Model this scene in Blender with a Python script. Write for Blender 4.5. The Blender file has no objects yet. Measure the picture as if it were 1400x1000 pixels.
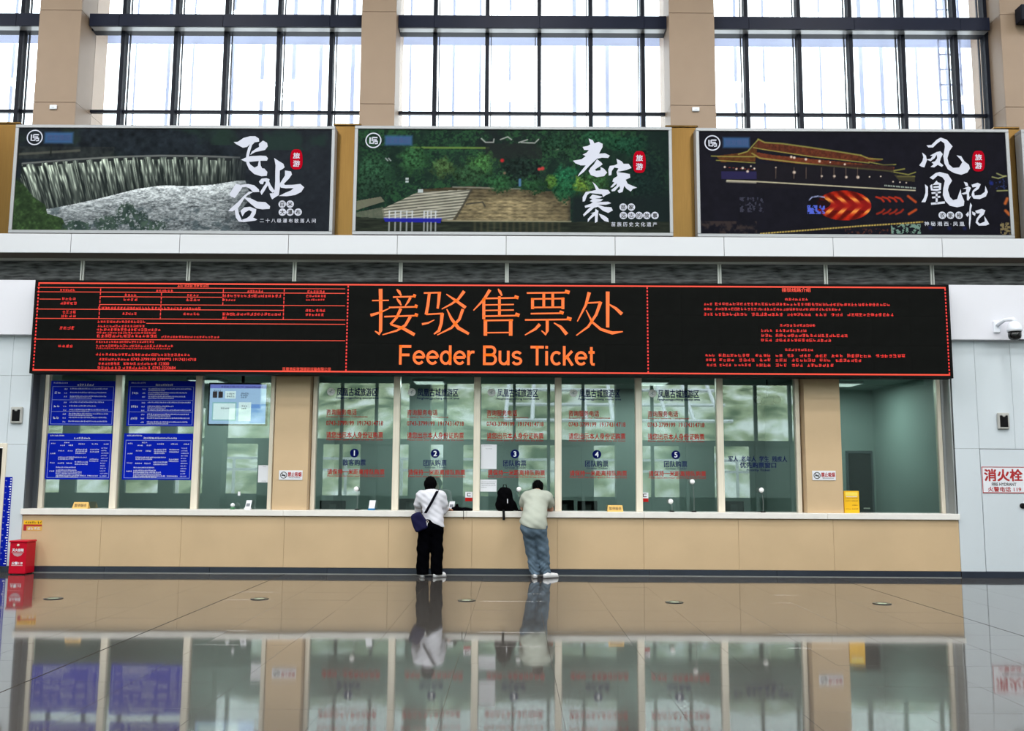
import bpy, math, random
import numpy as np
from mathutils import Vector, Matrix

random.seed(7)
rng = np.random.default_rng(11)
scene = bpy.context.scene
col = scene.collection

# ------------------------------------------------------------------ camera
F_PX, PITCH, YAW, ROLL, EYE = 1274.0, 0.12085, -0.00214, 0.00571, 1.55
_fw = np.array([math.sin(YAW)*math.cos(PITCH), math.cos(YAW)*math.cos(PITCH), math.sin(PITCH)])
_rt0 = np.array([math.cos(YAW), -math.sin(YAW), 0.0])
_up0 = np.cross(_rt0, _fw)
_rt = _rt0*math.cos(ROLL) + _up0*math.sin(ROLL)
_up = -_rt0*math.sin(ROLL) + _up0*math.cos(ROLL)
cam_d = bpy.data.cameras.new('camera')
cam_d.sensor_fit = 'HORIZONTAL'; cam_d.sensor_width = 36.0
cam_d.lens = 36.0*F_PX/1400.0
cam_d.clip_end = 500
cam = bpy.data.objects.new('camera', cam_d); col.objects.link(cam)
m = Matrix.Identity(4)
for i in range(3):
    m[i][0] = _rt[i]; m[i][1] = _up[i]; m[i][2] = -_fw[i]
m[2][3] = EYE
cam.matrix_world = m
scene.camera = cam

def at(x, y, Y):
    """Point of the plane at depth Y behind photo pixel (x, y)."""
    d = _fw + _rt*(x-700)/F_PX - _up*(y-500)/F_PX
    d = d*(Y/d[1])
    return np.array([d[0], Y, d[2]+EYE])
def PX(x, y, Y): return float(at(x, y, Y)[0])
def PZ(x, y, Y): return float(at(x, y, Y)[2])

# ------------------------------------------------------------------ sky, exposure
world = bpy.data.worlds.new('overcast_sky'); scene.world = world
world.use_nodes = True
bg = world.node_tree.nodes['Background']
bg.inputs[0].default_value = (0.93, 0.97, 1.0, 1)
bg.inputs[1].default_value = 4.5
scene.view_settings.view_transform = 'Standard'
scene.view_settings.look = 'None'
scene.view_settings.gamma = 1.0
scene.view_settings.use_curve_mapping = False
scene.view_settings.exposure = 0.0
scene.cycles.use_denoising = True
scene.cycles.max_bounces = 10
scene.cycles.transparent_max_bounces = 24
scene.cycles.sample_clamp_indirect = 4.0
scene.cycles.caustics_reflective = False
scene.cycles.caustics_refractive = False

ADDED_LAMP_W = 262.0        # each lamp added to light the hall, watts
BOOTH_FILL_W = 60.0        # each lamp added to lift the booth, watts
YC = 15.34            # counter front plane
YG = YC + 0.30        # ticket window glass
ROOF = 13.0
REAR = -6.0           # rear glass facade

# ------------------------------------------------------------------ helpers
def lin(c):
    c = c/255.0
    return c/12.92 if c <= 0.04045 else ((c+0.055)/1.055)**2.4
def rgb(r, g, b): return (lin(r), lin(g), lin(b), 1.0)

MATS = {}
def mat(name, c, rough=0.5, metal=0.0, var=0.0, scale=3.0, stretch=None, emit=0.0, bump=0.0, ior=1.5, coat=0.0, detail=4.0):
    if name in MATS: return MATS[name]
    mt = bpy.data.materials.new(name); mt.use_nodes = True
    nt = mt.node_tree; b = nt.nodes['Principled BSDF']
    base = rgb(*c)
    b.inputs['Base Color'].default_value = base
    b.inputs['Roughness'].default_value = rough
    b.inputs['Metallic'].default_value = metal
    b.inputs['IOR'].default_value = ior
    b.inputs['Coat Weight'].default_value = coat
    if emit:
        b.inputs['Emission Color'].default_value = base
        b.inputs['Emission Strength'].default_value = emit
    if var or bump:
        tc = nt.nodes.new('ShaderNodeTexCoord'); mp = nt.nodes.new('ShaderNodeMapping')
        nz = nt.nodes.new('ShaderNodeTexNoise')
        nz.inputs['Scale'].default_value = scale; nz.inputs['Detail'].default_value = detail
        nt.links.new(tc.outputs['Object'], mp.inputs['Vector']); nt.links.new(mp.outputs[0], nz.inputs['Vector'])
        if stretch: mp.inputs['Scale'].default_value = stretch
        if var:
            rp = nt.nodes.new('ShaderNodeValToRGB')
            rp.color_ramp.elements[0].position = 0.3; rp.color_ramp.elements[1].position = 0.7
            rp.color_ramp.elements[0].color = tuple(v*(1-var) for v in base[:3])+(1,)
            rp.color_ramp.elements[1].color = tuple(min(1, v*(1+var)) for v in base[:3])+(1,)
            nt.links.new(nz.outputs['Fac'], rp.inputs[0]); nt.links.new(rp.outputs[0], b.inputs['Base Color'])
        if bump:
            bp = nt.nodes.new('ShaderNodeBump'); bp.inputs['Strength'].default_value = bump
            bp.inputs['Distance'].default_value = 0.02
            nt.links.new(nz.outputs['Fac'], bp.inputs['Height']); nt.links.new(bp.outputs[0], b.inputs['Normal'])
    MATS[name] = mt
    return mt
def led(name, c, s=1.0):
    if name in MATS: return MATS[name]
    mt = bpy.data.materials.new(name); mt.use_nodes = True
    b = mt.node_tree.nodes['Principled BSDF']
    b.inputs['Base Color'].default_value = (0.02, 0.005, 0.005, 1)
    b.inputs['Emission Color'].default_value = rgb(*c); b.inputs['Emission Strength'].default_value = s
    MATS[name] = mt
    return mt
def glass(name, trans, refl, fac, rough=0.0):
    if name in MATS: return MATS[name]
    mt = bpy.data.materials.new(name); mt.use_nodes = True
    nt = mt.node_tree; nt.nodes.clear()
    o = nt.nodes.new('ShaderNodeOutputMaterial'); mx = nt.nodes.new('ShaderNodeMixShader')
    t = nt.nodes.new('ShaderNodeBsdfTransparent'); g = nt.nodes.new('ShaderNodeBsdfGlossy')
    t.inputs[0].default_value = trans+(1,); g.inputs[0].default_value = refl+(1,); g.inputs['Roughness'].default_value = rough
    fr = nt.nodes.new('ShaderNodeFresnel'); fr.inputs[0].default_value = 1.5
    ma = nt.nodes.new('ShaderNodeMath'); ma.operation = 'MULTIPLY_ADD'; ma.use_clamp = True
    ma.inputs[1].default_value = fac/0.04; ma.inputs[2].default_value = 0.0
    nt.links.new(fr.outputs[0], ma.inputs[0]); nt.links.new(ma.outputs[0], mx.inputs[0])
    nt.links.new(t.outputs[0], mx.inputs[1]); nt.links.new(g.outputs[0], mx.inputs[2]); nt.links.new(mx.outputs[0], o.inputs[0])
    MATS[name] = mt
    return mt

def frosted(name, front, through):
    mt = bpy.data.materials.new(name); mt.use_nodes = True
    nt = mt.node_tree; nt.nodes.clear()
    o = nt.nodes.new('ShaderNodeOutputMaterial'); ad = nt.nodes.new('ShaderNodeAddShader')
    d = nt.nodes.new('ShaderNodeBsdfDiffuse'); t = nt.nodes.new('ShaderNodeBsdfTranslucent')
    d.inputs[0].default_value = front+(1,); t.inputs[0].default_value = through+(1,)
    nt.links.new(d.outputs[0], ad.inputs[0]); nt.links.new(t.outputs[0], ad.inputs[1]); nt.links.new(ad.outputs[0], o.inputs[0])
    MATS[name] = mt
    return mt

WL = {}     # world location of every object built
def _link(o, parent, loc):
    col.objects.link(o)
    if parent is not None:
        o.parent = parent
        p = WL[parent]
        o.location = tuple(loc[i]-p[i] for i in range(3))
    else:
        o.location = loc
    WL[o] = tuple(loc)
    return o
def tag(o, label=None, cat=None, group=None, kind=None):
    if label: o['label'] = label
    if cat: o['category'] = cat
    if group: o['group'] = group
    if kind: o['kind'] = kind
    return o
def thing(name, label, cat, loc, group=None, kind=None):
    o = bpy.data.objects.new(name, None); o.empty_display_size = 0.1
    _link(o, None, tuple(float(v) for v in loc))
    return tag(o, label, cat, group, kind)
def struct(name, label, cat, loc=(0, 0, 0)):
    return thing(name, label, cat, loc, kind='structure')
def meshobj(name, verts, faces, material, parent=None, loc=None, smooth=False):
    """verts in world space; the object's origin is put at loc (default: the parent's origin)."""
    if loc is None: loc = WL[parent] if parent is not None else tuple(np.mean(np.asarray(verts, float), axis=0))
    v = np.asarray(verts, float) - np.asarray(loc)
    me = bpy.data.meshes.new(name)
    me.from_pydata(v.tolist(), [], [list(f) for f in faces]); me.update()
    if smooth: me.polygons.foreach_set('use_smooth', [True]*len(me.polygons))
    if material: me.materials.append(material)
    return _link(bpy.data.objects.new(name, me), parent, loc)
def share(name, src, parent, loc):
    """another object with the mesh of src."""
    return _link(bpy.data.objects.new(name, src.data), parent, loc)

class MB:
    def __init__(s): s.v = []; s.f = []
    def add(s, vs, fs):
        k = len(s.v); s.v += [tuple(p) for p in vs]; s.f += [tuple(i+k for i in f) for f in fs]; return s
    def box(s, x0, x1, y0, y1, z0, z1, c=0.0):
        if x0 > x1: x0, x1 = x1, x0
        if y0 > y1: y0, y1 = y1, y0
        if z0 > z1: z0, z1 = z1, z0
        if c <= 0:
            vs = [(x, y, z) for x in (x0, x1) for y in (y0, y1) for z in (z0, z1)]
            return s.add(vs, [(0,1,3,2),(4,6,7,5),(0,4,5,1),(2,3,7,6),(0,2,6,4),(1,5,7,3)])
        c = min(c, (x1-x0)*.45, (y1-y0)*.45, (z1-z0)*.45)
        vs = []; ix = {}
        for a in (0, 1):
            for b in (0, 1):
                for d in (0, 1):
                    X = (x0, x1)[a]; Y = (y0, y1)[b]; Z = (z0, z1)[d]
                    sx = c*(1-2*a); sy = c*(1-2*b); sz = c*(1-2*d)
                    ix[a,b,d,'x'] = len(vs); vs.append((X, Y+sy, Z+sz))
                    ix[a,b,d,'y'] = len(vs); vs.append((X+sx, Y, Z+sz))
                    ix[a,b,d,'z'] = len(vs); vs.append((X+sx, Y+sy, Z))
        fs = []
        for a in (0, 1):
            q = [ix[a,0,0,'x'], ix[a,1,0,'x'], ix[a,1,1,'x'], ix[a,0,1,'x']]; fs.append(q if a else q[::-1])
            q = [ix[0,a,0,'y'], ix[1,a,0,'y'], ix[1,a,1,'y'], ix[0,a,1,'y']]; fs.append(q[::-1] if a else q)
            q = [ix[0,0,a,'z'], ix[1,0,a,'z'], ix[1,1,a,'z'], ix[0,1,a,'z']]; fs.append(q if a else q[::-1])
        for a in (0, 1):
            for b in (0, 1):
                q = [ix[a,b,0,'x'], ix[a,b,1,'x'], ix[a,b,1,'y'], ix[a,b,0,'y']]; fs.append(q if (a == b) else q[::-1])
                q = [ix[a,0,b,'x'], ix[a,1,b,'x'], ix[a,1,b,'z'], ix[a,0,b,'z']]; fs.append(q[::-1] if (a == b) else q)
                q = [ix[0,a,b,'y'], ix[1,a,b,'y'], ix[1,a,b,'z'], ix[0,a,b,'z']]; fs.append(q if (a == b) else q[::-1])
        for a in (0, 1):
            for b in (0, 1):
                for d in (0, 1):
                    q = [ix[a,b,d,'x'], ix[a,b,d,'y'], ix[a,b,d,'z']]; fs.append(q if (a+b+d) % 2 else q[::-1])
        return s.add(vs, fs)
    def quad(s, x0, x1, z0, z1, y):
        return s.add([(x0,y,z0),(x1,y,z0),(x1,y,z1),(x0,y,z1)], [(0,1,2,3)])
    def stroke(s, pts, w, y):
        """flat brush stroke through (x, z) points, w wide (scalar or one per point), facing -Y."""
        pts = [np.array(p, float) for p in pts]
        if not hasattr(w, '__len__'): w = [w]*len(pts)
        L = []; Rr = []
        for i, p in enumerate(pts):
            d = pts[min(i+1, len(pts)-1)]-pts[max(i-1, 0)]; n = np.linalg.norm(d); d = d/(n or 1)
            nn = np.array([-d[1], d[0]])*w[i]*.5
            L.append((p[0]+nn[0], y, p[1]+nn[1])); Rr.append((p[0]-nn[0], y, p[1]-nn[1]))
        k = len(pts)
        return s.add(L+Rr, [(i+k, i+1+k, i+1, i) for i in range(k-1)])
    def poly(s, pts, y):
        a = sum(pts[i][0]*pts[(i+1) % len(pts)][1]-pts[(i+1) % len(pts)][0]*pts[i][1] for i in range(len(pts)))
        if a < 0: pts = pts[::-1]
        return s.add([(p[0], y, p[1]) for p in pts], [tuple(range(len(pts)))])
    def disc(s, x, z, r, y, n=24, rz=None):
        rz = rz or r
        return s.poly([(x+r*math.cos(2*math.pi*i/n), z+rz*math.sin(2*math.pi*i/n)) for i in range(n)], y)
    def ring(s, x, z, r0, r1, y, n=32):
        vs = [(x+r*math.cos(2*math.pi*i/n), y, z+r*math.sin(2*math.pi*i/n)) for r in (r0, r1) for i in range(n)]
        return s.add(vs, [(i, n+i, n+(i+1) % n, (i+1) % n) for i in range(n)])
    def tube(s, pts, r, n=8, cap=True):
        pts = [np.array(p, float) for p in pts]
        if not hasattr(r, '__len__'): r = [r]*len(pts)
        k0 = len(s.v); up = None
        for i, p in enumerate(pts):
            d = pts[min(i+1, len(pts)-1)]-pts[max(i-1, 0)]; d /= (np.linalg.norm(d) or 1)
            if up is None:
                up = np.array([0, 0, 1.]) if abs(d[2]) < .9 else np.array([1., 0, 0])
            a = np.cross(d, up); a /= np.linalg.norm(a); up = np.cross(a, d)
            for j in range(n):
                t = 2*math.pi*j/n
                s.v.append(tuple(p+r[i]*(a*math.cos(t)+up*math.sin(t))))
        for i in range(len(pts)-1):
            for j in range(n):
                a = k0+i*n+j; b = k0+i*n+(j+1) % n
                s.f.append((a, a+n, b+n, b))
        if cap:
            s.f.append(tuple(k0+j for j in range(n))); s.f.append(tuple(k0+(len(pts)-1)*n+j for j in reversed(range(n))))
        return s
    def lathe(s, prof, c, n=24, axis='z'):
        k0 = len(s.v)
        for (r, h) in prof:
            for j in range(n):
                t = 2*math.pi*j/n
                if axis == 'z': s.v.append((c[0]+r*math.cos(t), c[1]+r*math.sin(t), c[2]+h))
                else: s.v.append((c[0]+r*math.cos(t), c[1]-h, c[2]+r*math.sin(t)))
        for i in range(len(prof)-1):
            for j in range(n):
                a = k0+i*n+j; b = k0+i*n+(j+1) % n
                s.f.append((a, b, b+n, a+n))
        s.f.append(tuple(k0+j for j in reversed(range(n)))); s.f.append(tuple(k0+(len(prof)-1)*n+j for j in range(n)))
        return s
    def build(s, name, material, parent=None, loc=None, smooth=False):
        return meshobj(name, s.v, s.f, material, parent, loc, smooth)

_tc = {}
def glyphs(txt, bold=0.0):
    """tessellated outline of a line of lettering, unit box."""
    k = txt
    if k in _tc: return _tc[k]
    cu = bpy.data.curves.new('lettering', 'FONT'); cu.body = txt; cu.size = 1.0; cu.resolution_u = 3
    o = bpy.data.objects.new('lettering', cu); col.objects.link(o)
    dg = bpy.context.evaluated_depsgraph_get(); dg.update()
    me = bpy.data.meshes.new_from_object(o.evaluated_get(dg))
    v = np.zeros(len(me.vertices)*3); me.vertices.foreach_get('co', v); v = v.reshape(-1, 3)[:, :2]
    fs = [tuple(p.vertices) for p in me.polygons]
    bpy.data.meshes.remove(me); bpy.data.objects.remove(o); bpy.data.curves.remove(cu)
    lo = v.min(0); hi = v.max(0)
    v = (v-lo)/np.maximum(hi-lo, 1e-6)
    _tc[k] = (v, fs, hi-lo)
    return _tc[k]
def letters(mb, txt, x0, x1, z0, z1, y, bold=0.0):
    v, fs, ext = glyphs(txt)
    bx = bold*(x1-x0)/ext[0]; bz = bold*.8*(z1-z0)/ext[1]
    for k, (a_, b_) in enumerate(((-1, -1), (1, 1), (1, -1), (-1, 1)) if bold > 0 else ((0, 0),)):
        mb.add([(x0+(x1-x0)*a+a_*bx, y-.00005*k, z0+(z1-z0)*b+b_*bz) for a, b in v], fs)
    return mb
def pletters(mb, txt, px0, py0, px1, py1, Y, bold=0.0):
    """lettering filling the photo box (px0,py0)-(px1,py1) on plane Y."""
    ym = (py0+py1)/2; xm = (px0+px1)/2
    return letters(mb, txt, PX(px0, ym, Y), PX(px1, ym, Y), PZ(xm, py1, Y), PZ(xm, py0, Y), Y, bold)
def marks(mb, x0, x1, z0, z1, y, r=None, gap=0.12, aspect=1.0, dense=3):
    """a line of writing too small to read: strokes in character cells."""
    r = r or random
    h = z1-z0; cw = h*aspect; n = max(1, int(round((x1-x0)/cw))); cw = (x1-x0)/n; t = h*0.13
    for i in range(n):
        a = x0+i*cw+cw*gap*.5; b = x0+(i+1)*cw-cw*gap*.5
        for k in range(r.randint(dense-1, dense)):
            z = z0+h*(0.05+0.9*(k+.5*r.random())/dense)
            mb.quad(a+(b-a)*.25*r.random(), b-(b-a)*.25*r.random(), z, z+t, y)
        for k in range(r.randint(1, 2)):
            xx = a+(b-a)*r.random()*.85
            mb.quad(xx, xx+t, z0+h*.3*r.random(), z1-h*.3*r.random(), y)
    return mb
def pmarks(mb, px0, py0, px1, py1, Y, **k):
    ym = (py0+py1)/2; xm = (px0+px1)/2
    return marks(mb, PX(px0, ym, Y), PX(px1, ym, Y), PZ(xm, py1, Y), PZ(xm, py0, Y), Y, **k)
def prect(mb, px0, py0, px1, py1, Y):
    ym = (py0+py1)/2; xm = (px0+px1)/2
    return mb.quad(PX(px0, ym, Y), PX(px1, ym, Y), PZ(xm, py1, Y), PZ(xm, py0, Y), Y)

# ------------------------------------------------------------------ materials
M_beige = mat('beige_stone_panel', (203, 175, 138), 0.45, var=0.05, scale=1.3)
M_beige2 = mat('beige_column_stone', (151, 128, 107), 0.5, var=0.05, scale=1.5)
M_white = mat('white_aluminium_panel', (206, 214, 220), 0.35, var=0.02, scale=0.7)
M_white2 = mat('white_painted_bulkhead', (222, 222, 230), 0.5, var=0.02, scale=0.7)
M_ledge = mat('white_ledge_panel', (206, 208, 213), 0.4, var=0.02, scale=0.6)
M_sill = mat('pale_stone_sill', (236, 232, 226), 0.3, var=0.04, scale=6)
M_skirt = mat('dark_skirting', (44, 50, 62), 0.25, var=0.1, scale=4)
M_steel = mat('brushed_steel', (232, 222, 204), 0.4, metal=0.15, var=0.06, scale=5, stretch=(8, 8, .4))
M_steeld = mat('grey_steel_reveal', (92, 96, 102), 0.35, metal=0.6, var=0.08, scale=4, stretch=(6, 6, .4))
M_steelr = mat('pale_steel_reveal', (150, 154, 154), 0.45, metal=0.2, var=0.08, scale=4, stretch=(6, 6, .4))
M_gold = mat('brushed_gold_panel', (110, 84, 46), 0.3, metal=1.0, var=0.08, scale=5, stretch=(14, 14, .5))
M_alu = mat('poster_aluminium', (158, 160, 163), 0.4, metal=0.3)
M_dark = mat('navy_black_mullion', (18, 22, 34), 0.5, var=0.08, scale=3, ior=1.25)
M_beam = mat('dark_spandrel_beam', (22, 27, 46), 0.45, var=0.08, scale=2, ior=1.25)
M_soffit = mat('grey_beam_soffit', (150, 150, 150), 0.3, metal=0.3)
M_louver = mat('dark_louvre_grain', (82, 84, 84), 0.6, var=0.95, scale=7, stretch=(.45, 1, 3.4), bump=0.8, detail=8, ior=1.2)
M_brown = mat('brown_soffit', (86, 74, 62), 0.4)
M_black = mat('black_plastic', (10, 10, 12), 0.5, ior=1.25)
M_led = mat('unlit_display_modules', (17, 18, 17), 0.8, var=0.12, scale=6, ior=1.12)
M_blackframe = mat('display_black_frame', (9, 9, 10), 0.6, ior=1.2)
M_orange = led('lit_orange_diodes', (255, 112, 24), 1.1)
M_red = led('lit_red_diodes', (255, 40, 30), 0.95)
M_redorange = led('lit_red_orange_diodes', (255, 70, 40), 1.0)
M_redglow = led('dim_red_diodes', (120, 8, 8), 0.8)
M_ink = mat('navy_sticker', (14, 22, 82), 0.8, ior=1.05)
M_inkred = mat('red_sticker', (168, 34, 32), 0.8, ior=1.05)
M_inkredd = mat('dark_red_print', (170, 28, 30), 0.5)
M_paper = mat('white_paper', (226, 228, 234), 0.7)
M_blue = mat('blue_notice_board', (8, 32, 172), 0.6, var=0.05, scale=2, ior=1.1)
M_bluestrip = mat('blue_height_tape', (10, 30, 160), 0.6, ior=1.1)
M_printw = mat('white_print', (232, 236, 244), 0.6)
M_printg = mat('pale_grey_print', (150, 168, 220), 0.6)
M_yellow = mat('yellow_plastic', (240, 186, 20), 0.4)
M_amber = mat('amber_sign_plate', (222, 176, 88), 0.4)
M_redbox = mat('red_painted_steel', (196, 8, 40), 0.4, ior=1.3, var=0.05, scale=3)
M_reddark = mat('red_seal', (164, 6, 28), 0.7, ior=1.05)
M_cali = mat('silver_white_lettering', (198, 200, 214), 0.7, ior=1.05)
M_glass = glass('green_tinted_glass', (0.76, 0.86, 0.83), (0.95, 0.97, 0.95), 0.15)
M_cglass = glass('clear_window_glass', (0.93, 0.96, 0.97), (0.95, 0.97, 1.0), 0.03)
M_booth = mat('booth_wall_grey_green', (136, 150, 146), 0.6, var=0.06, scale=1)
M_boothfl = mat('booth_floor', (60, 62, 62), 0.5)
M_wood = mat('dark_desk_laminate', (56, 58, 60), 0.4)
M_fin = frosted('frosted_outside_fin', (.45, .46, .54), (.33, .34, .38))
M_ceil = mat('pale_ceiling', (210, 212, 214), 0.7)

# floor: polished dark granite
def floor_material():
    mt = bpy.data.materials.new('polished_granite'); mt.use_nodes = True
    nt = mt.node_tree; b = nt.nodes['Principled BSDF']
    tc = nt.nodes.new('ShaderNodeTexCoord')
    gm = nt.nodes.new('ShaderNodeNewGeometry')
    n1 = nt.nodes.new('ShaderNodeTexNoise'); n1.inputs['Scale'].default_value = 160; n1.inputs['Detail'].default_value = 2
    n2 = nt.nodes.new('ShaderNodeTexNoise'); n2.inputs['Scale'].default_value = 0.7; n2.inputs['Detail'].default_value = 5
    rp = nt.nodes.new('ShaderNodeValToRGB')
    rp.color_ramp.elements[0].position = 0.35; rp.color_ramp.elements[1].position = 0.7
    rp.color_ramp.elements[0].color = rgb(56, 53, 50); rp.color_ramp.elements[1].color = rgb(100, 96, 92)
    nt.links.new(gm.outputs['Position'], n1.inputs['Vector']); nt.links.new(gm.outputs['Position'], n2.inputs['Vector'])
    nt.links.new(n1.outputs['Fac'], rp.inputs[0]); nt.links.new(rp.outputs[0], b.inputs['Base Color'])
    b.inputs['Roughness'].default_value = 0.055; b.inputs['IOR'].default_value = 1.58
    b.inputs['Coat Weight'].default_value = 0.25; b.inputs['Coat Roughness'].default_value = 0.03
    bp = nt.nodes.new('ShaderNodeBump'); bp.inputs['Strength'].default_value = 0.09; bp.inputs['Distance'].default_value = 0.01
    nt.links.new(n2.outputs['Fac'], bp.inputs['Height']); nt.links.new(bp.outputs[0], b.inputs['Normal'])
    return mt
M_floor = floor_material()
M_joint = mat('dark_floor_joint', (26, 26, 26), 0.7)

# ------------------------------------------------------------------ floor
floor = struct('floor', 'polished dark granite hall floor mirroring the ticket counter', 'floor')
MB().box(-20, 20, REAR, YC+4.2, -0.3, -0.012).build('subfloor', M_joint, floor)
TS = 8.84/11; JX = [-3.684, 5.155]
t0 = MB().box(-TS/2+.0008, TS/2-.0008, -TS/2+.0008, TS/2-.0008, -0.02, 0.0, .0008).build('floor_tile', M_floor, floor, (0, 0, 0))
first = True
for j in range(12):
    for i in range(-6, 18):
        cx = JX[0]+(i+.5)*TS; cy = YC-(j+.5)*TS
        ox = 0.0
        if first: o = t0; o.location = (cx, cy, 0); WL[o] = (cx, cy, 0); first = False
        else: o = share('floor_tile', t0, floor, (cx, cy, 0))
        o.rotation_euler = (random.gauss(0, .0005), random.gauss(0, .0005), 0)
        if i in (-1, 0, 10, 11):      # open movement joints beside the two long seams
            o.scale = (0.9925, 1, 1)
            o.location.x += (-.003 if i in (-1, 10) else .003)
YF = YC-12*TS
mb = MB()
mb.box(-20, 20, REAR, YF-.002, -.02, 0)
mb.build('floor_slab', M_floor, floor)
xl, xr = JX[0]-6*TS, JX[0]+18*TS
MB().box(-20, xl-.002, YF, YC+.02, -.02, 0).build('floor_slab', M_floor, floor)
MB().box(xr+.002, 20, YF, YC+.02, -.02, 0).build('floor_slab', M_floor, floor)

# recessed floor lights
spots = [(73, 819), (355, 819.5), (638, 821.5), (922, 824), (1206, 826)]
words5 = ['nearest the red fire box', 'second along from the red fire box', 'in the middle, behind the woman in white', 'right of the man in jeans', 'nearest the fire hydrant cabinet']
for (sx, sy), wd in zip(spots, words5):
    d = _fw + _rt*(sx-700)/F_PX - _up*(sy-500)/F_PX; d = d*(-EYE/d[2])
    g = thing('recessed_floor_light', 'round steel recessed floor light, '+wd, 'floor light', (d[0], d[1], 0.0), 'recessed lights in the floor')
    MB().lathe([(.115, 0), (.115, .004), (.108, .007), (.075, .007), (.07, .003)], (d[0], d[1], 0.001), 28).build('ring', mat('floor_light_ring', (70, 70, 66), .3, metal=.8), g)
    MB().lathe([(.066, 0), (.066, .004), (.045, .007), (.01, .008)], (d[0], d[1], 0.002), 24).build('lens', mat('floor_light_lens', (150, 165, 140), .2), g, smooth=False)

# ------------------------------------------------------------------ counter front
XL, XR = -7.985, 7.235
ZS0, ZS1 = 0.925, 1.02
jx = [XL]+[PX(p, 745, YC) for p in (137, 247, 388, 531, 645, 762, 880, 1010, 1140)]+[XR]
counter = struct('wall_counter', 'long beige stone-clad ticket counter front under the windows', 'counter', (0, YC, 0))
MB().box(XL, XR, YC+.03, YC+.34, 0, ZS0).build('core', M_beige, counter)
for a, b in zip(jx[:-1], jx[1:]):
    MB().box(a+.0015, b-.0015, YC, YC+.03, .104, ZS0-.008, .002).build('stone_panel', M_beige, counter)
sk = struct('baseboard_counter', 'dark blue-black skirting along the foot of the ticket counter', 'skirting', (0, YC, 0))
sx = [XL, -6.6, -4.9, -3.0, -1.3, .4, 2.2, PX(1062, 785, YC), XR-.01]
for a, b in zip(sx[:-1], sx[1:]):
    MB().box(a+.002, b-.002, YC-.012, YC+.03, 0.012, .1, .002).build('skirting_board', M_skirt, sk)
MB().box(XL, XR, YC-.010, YC+.03, 0.0, .011).build('sealant_line', mat('pale_sealant', (140, 142, 140), .6), sk)
sill = struct('trim_1', 'continuous pale stone sill on top of the ticket counter', 'window sill', (0, YC, ZS0))
sj = [XL-.02, PX(388, 703, YC), PX(638, 703, YC), PX(880, 703, YC), PX(1130, 703, YC), XR+.01]
for a, b in zip(sj[:-1], sj[1:]):
    MB().box(a+.0015, b-.0015, YC-.045, YC+.36, ZS0, ZS1, .006).build('sill_slab', M_sill, sill)

# ------------------------------------------------------------------ side walls of panels
def panel_wall(name, label, xs, zs, y0, y1, holes=()):
    w = struct(name, label, 'wall', (0, y0, 0))
    for a, b in zip(xs[:-1], xs[1:]):
        for c, d in zip(zs[:-1], zs[1:]):
            if any(a < h[1]-.01 and b > h[0]+.01 and c < h[3]-.01 and d > h[2]+.01 for h in holes): continue
            MB().box(a+.002, b-.002, y0, y0+.03, c+.002, d-.002, .002).build('wall_panel', M_white, w)
    lo, hi = min(xs), max(xs)
    for h in (holes or ((hi, hi, 0, 0),)):
        if h[0] > lo: MB().box(lo, h[0], y0+.031, y1, 0, zs[-1]).build('backing', M_joint, w)
        if h[1] < hi: MB().box(h[1], hi, y0+.031, y1, 0, zs[-1]).build('backing', M_joint, w)
        if h[3] > 0: MB().box(h[0], h[1], y0+.031, y1, h[3], zs[-1]).build('backing', M_joint, w)
    return w
DX0, DX1, DZ = -9.5, -8.33, 2.06
ZB = 3.87
wl = panel_wall('wall_left', 'white panelled wall beside the left end of the counter', [-20, -17, -14, -11.5, DX0, DX1, XL-.001], [.1, DZ, 3.2, ZB+.2], YC, YC+.36, holes=((DX0, DX1, 0, DZ),))
HX0, HX1, HZ = 7.637, 8.74, 2.08
wr = panel_wall('wall_right', 'white panelled wall beside the right end of the counter', [XR+.001, HX0, 8.23, HX1, 10, 12, 14.5, 17, 20], [.1, HZ, ZB+.2], YC, YC+.36, holes=((HX0, HX1, .1, HZ),))
for nm, a, b, sd in (('baseboard_left', DX1+.05, XL, 'left of the counter'), ('baseboard_right', XR, 12, 'right of the counter below the hydrant cabinet')):
    s_ = struct(nm, 'dark skirting under the white wall '+sd, 'skirting', (0, YC, 0))
    MB().box(a+.003, b-.003, YC-.012, YC+.03, 0, .1, .002).build('skirting_board', M_skirt, s_)

# reveals at both ends of the window band
for nm, x0, x1, lb in (('trim_2', XL, XL+.13, 'dark steel reveal at the left end of the ticket windows'), ('trim_3', XR-.02, XR-.14, 'grey steel reveal at the right end of the ticket windows')):
    r_ = struct(nm, lb, 'window reveal', ((x0+x1)/2, YC, ZS1))
    a, b = min(x0, x1), max(x0, x1)
    if x0 < 0:
        MB().box(a, a+.02, YC+.005, YG+.06, ZS1, 3.35).build('cheek', M_steeld, r_)
        MB().box(a+.02, a+.10, YG-.07, YG+.06, ZS1, 3.35).build('post', M_steeld, r_)
        MB().box(a+.10, a+.17, YG-.05, YG+.06, ZS1, 3.35, .005).build('edge_frame', M_steel, r_)
    else:
        MB().box(b-.02, b, YC+.005, YG+.06, ZS1, 3.35).build('cheek', M_steelr, r_)
        MB().box(b-.06, b-.02, YG-.07, YG+.06, ZS1, 3.35).build('post', M_steelr, r_)
        MB().box(b-.12, b-.06, YG-.05, YG+.06, ZS1, 3.35, .005).build('edge_frame', M_steel, r_)

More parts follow.
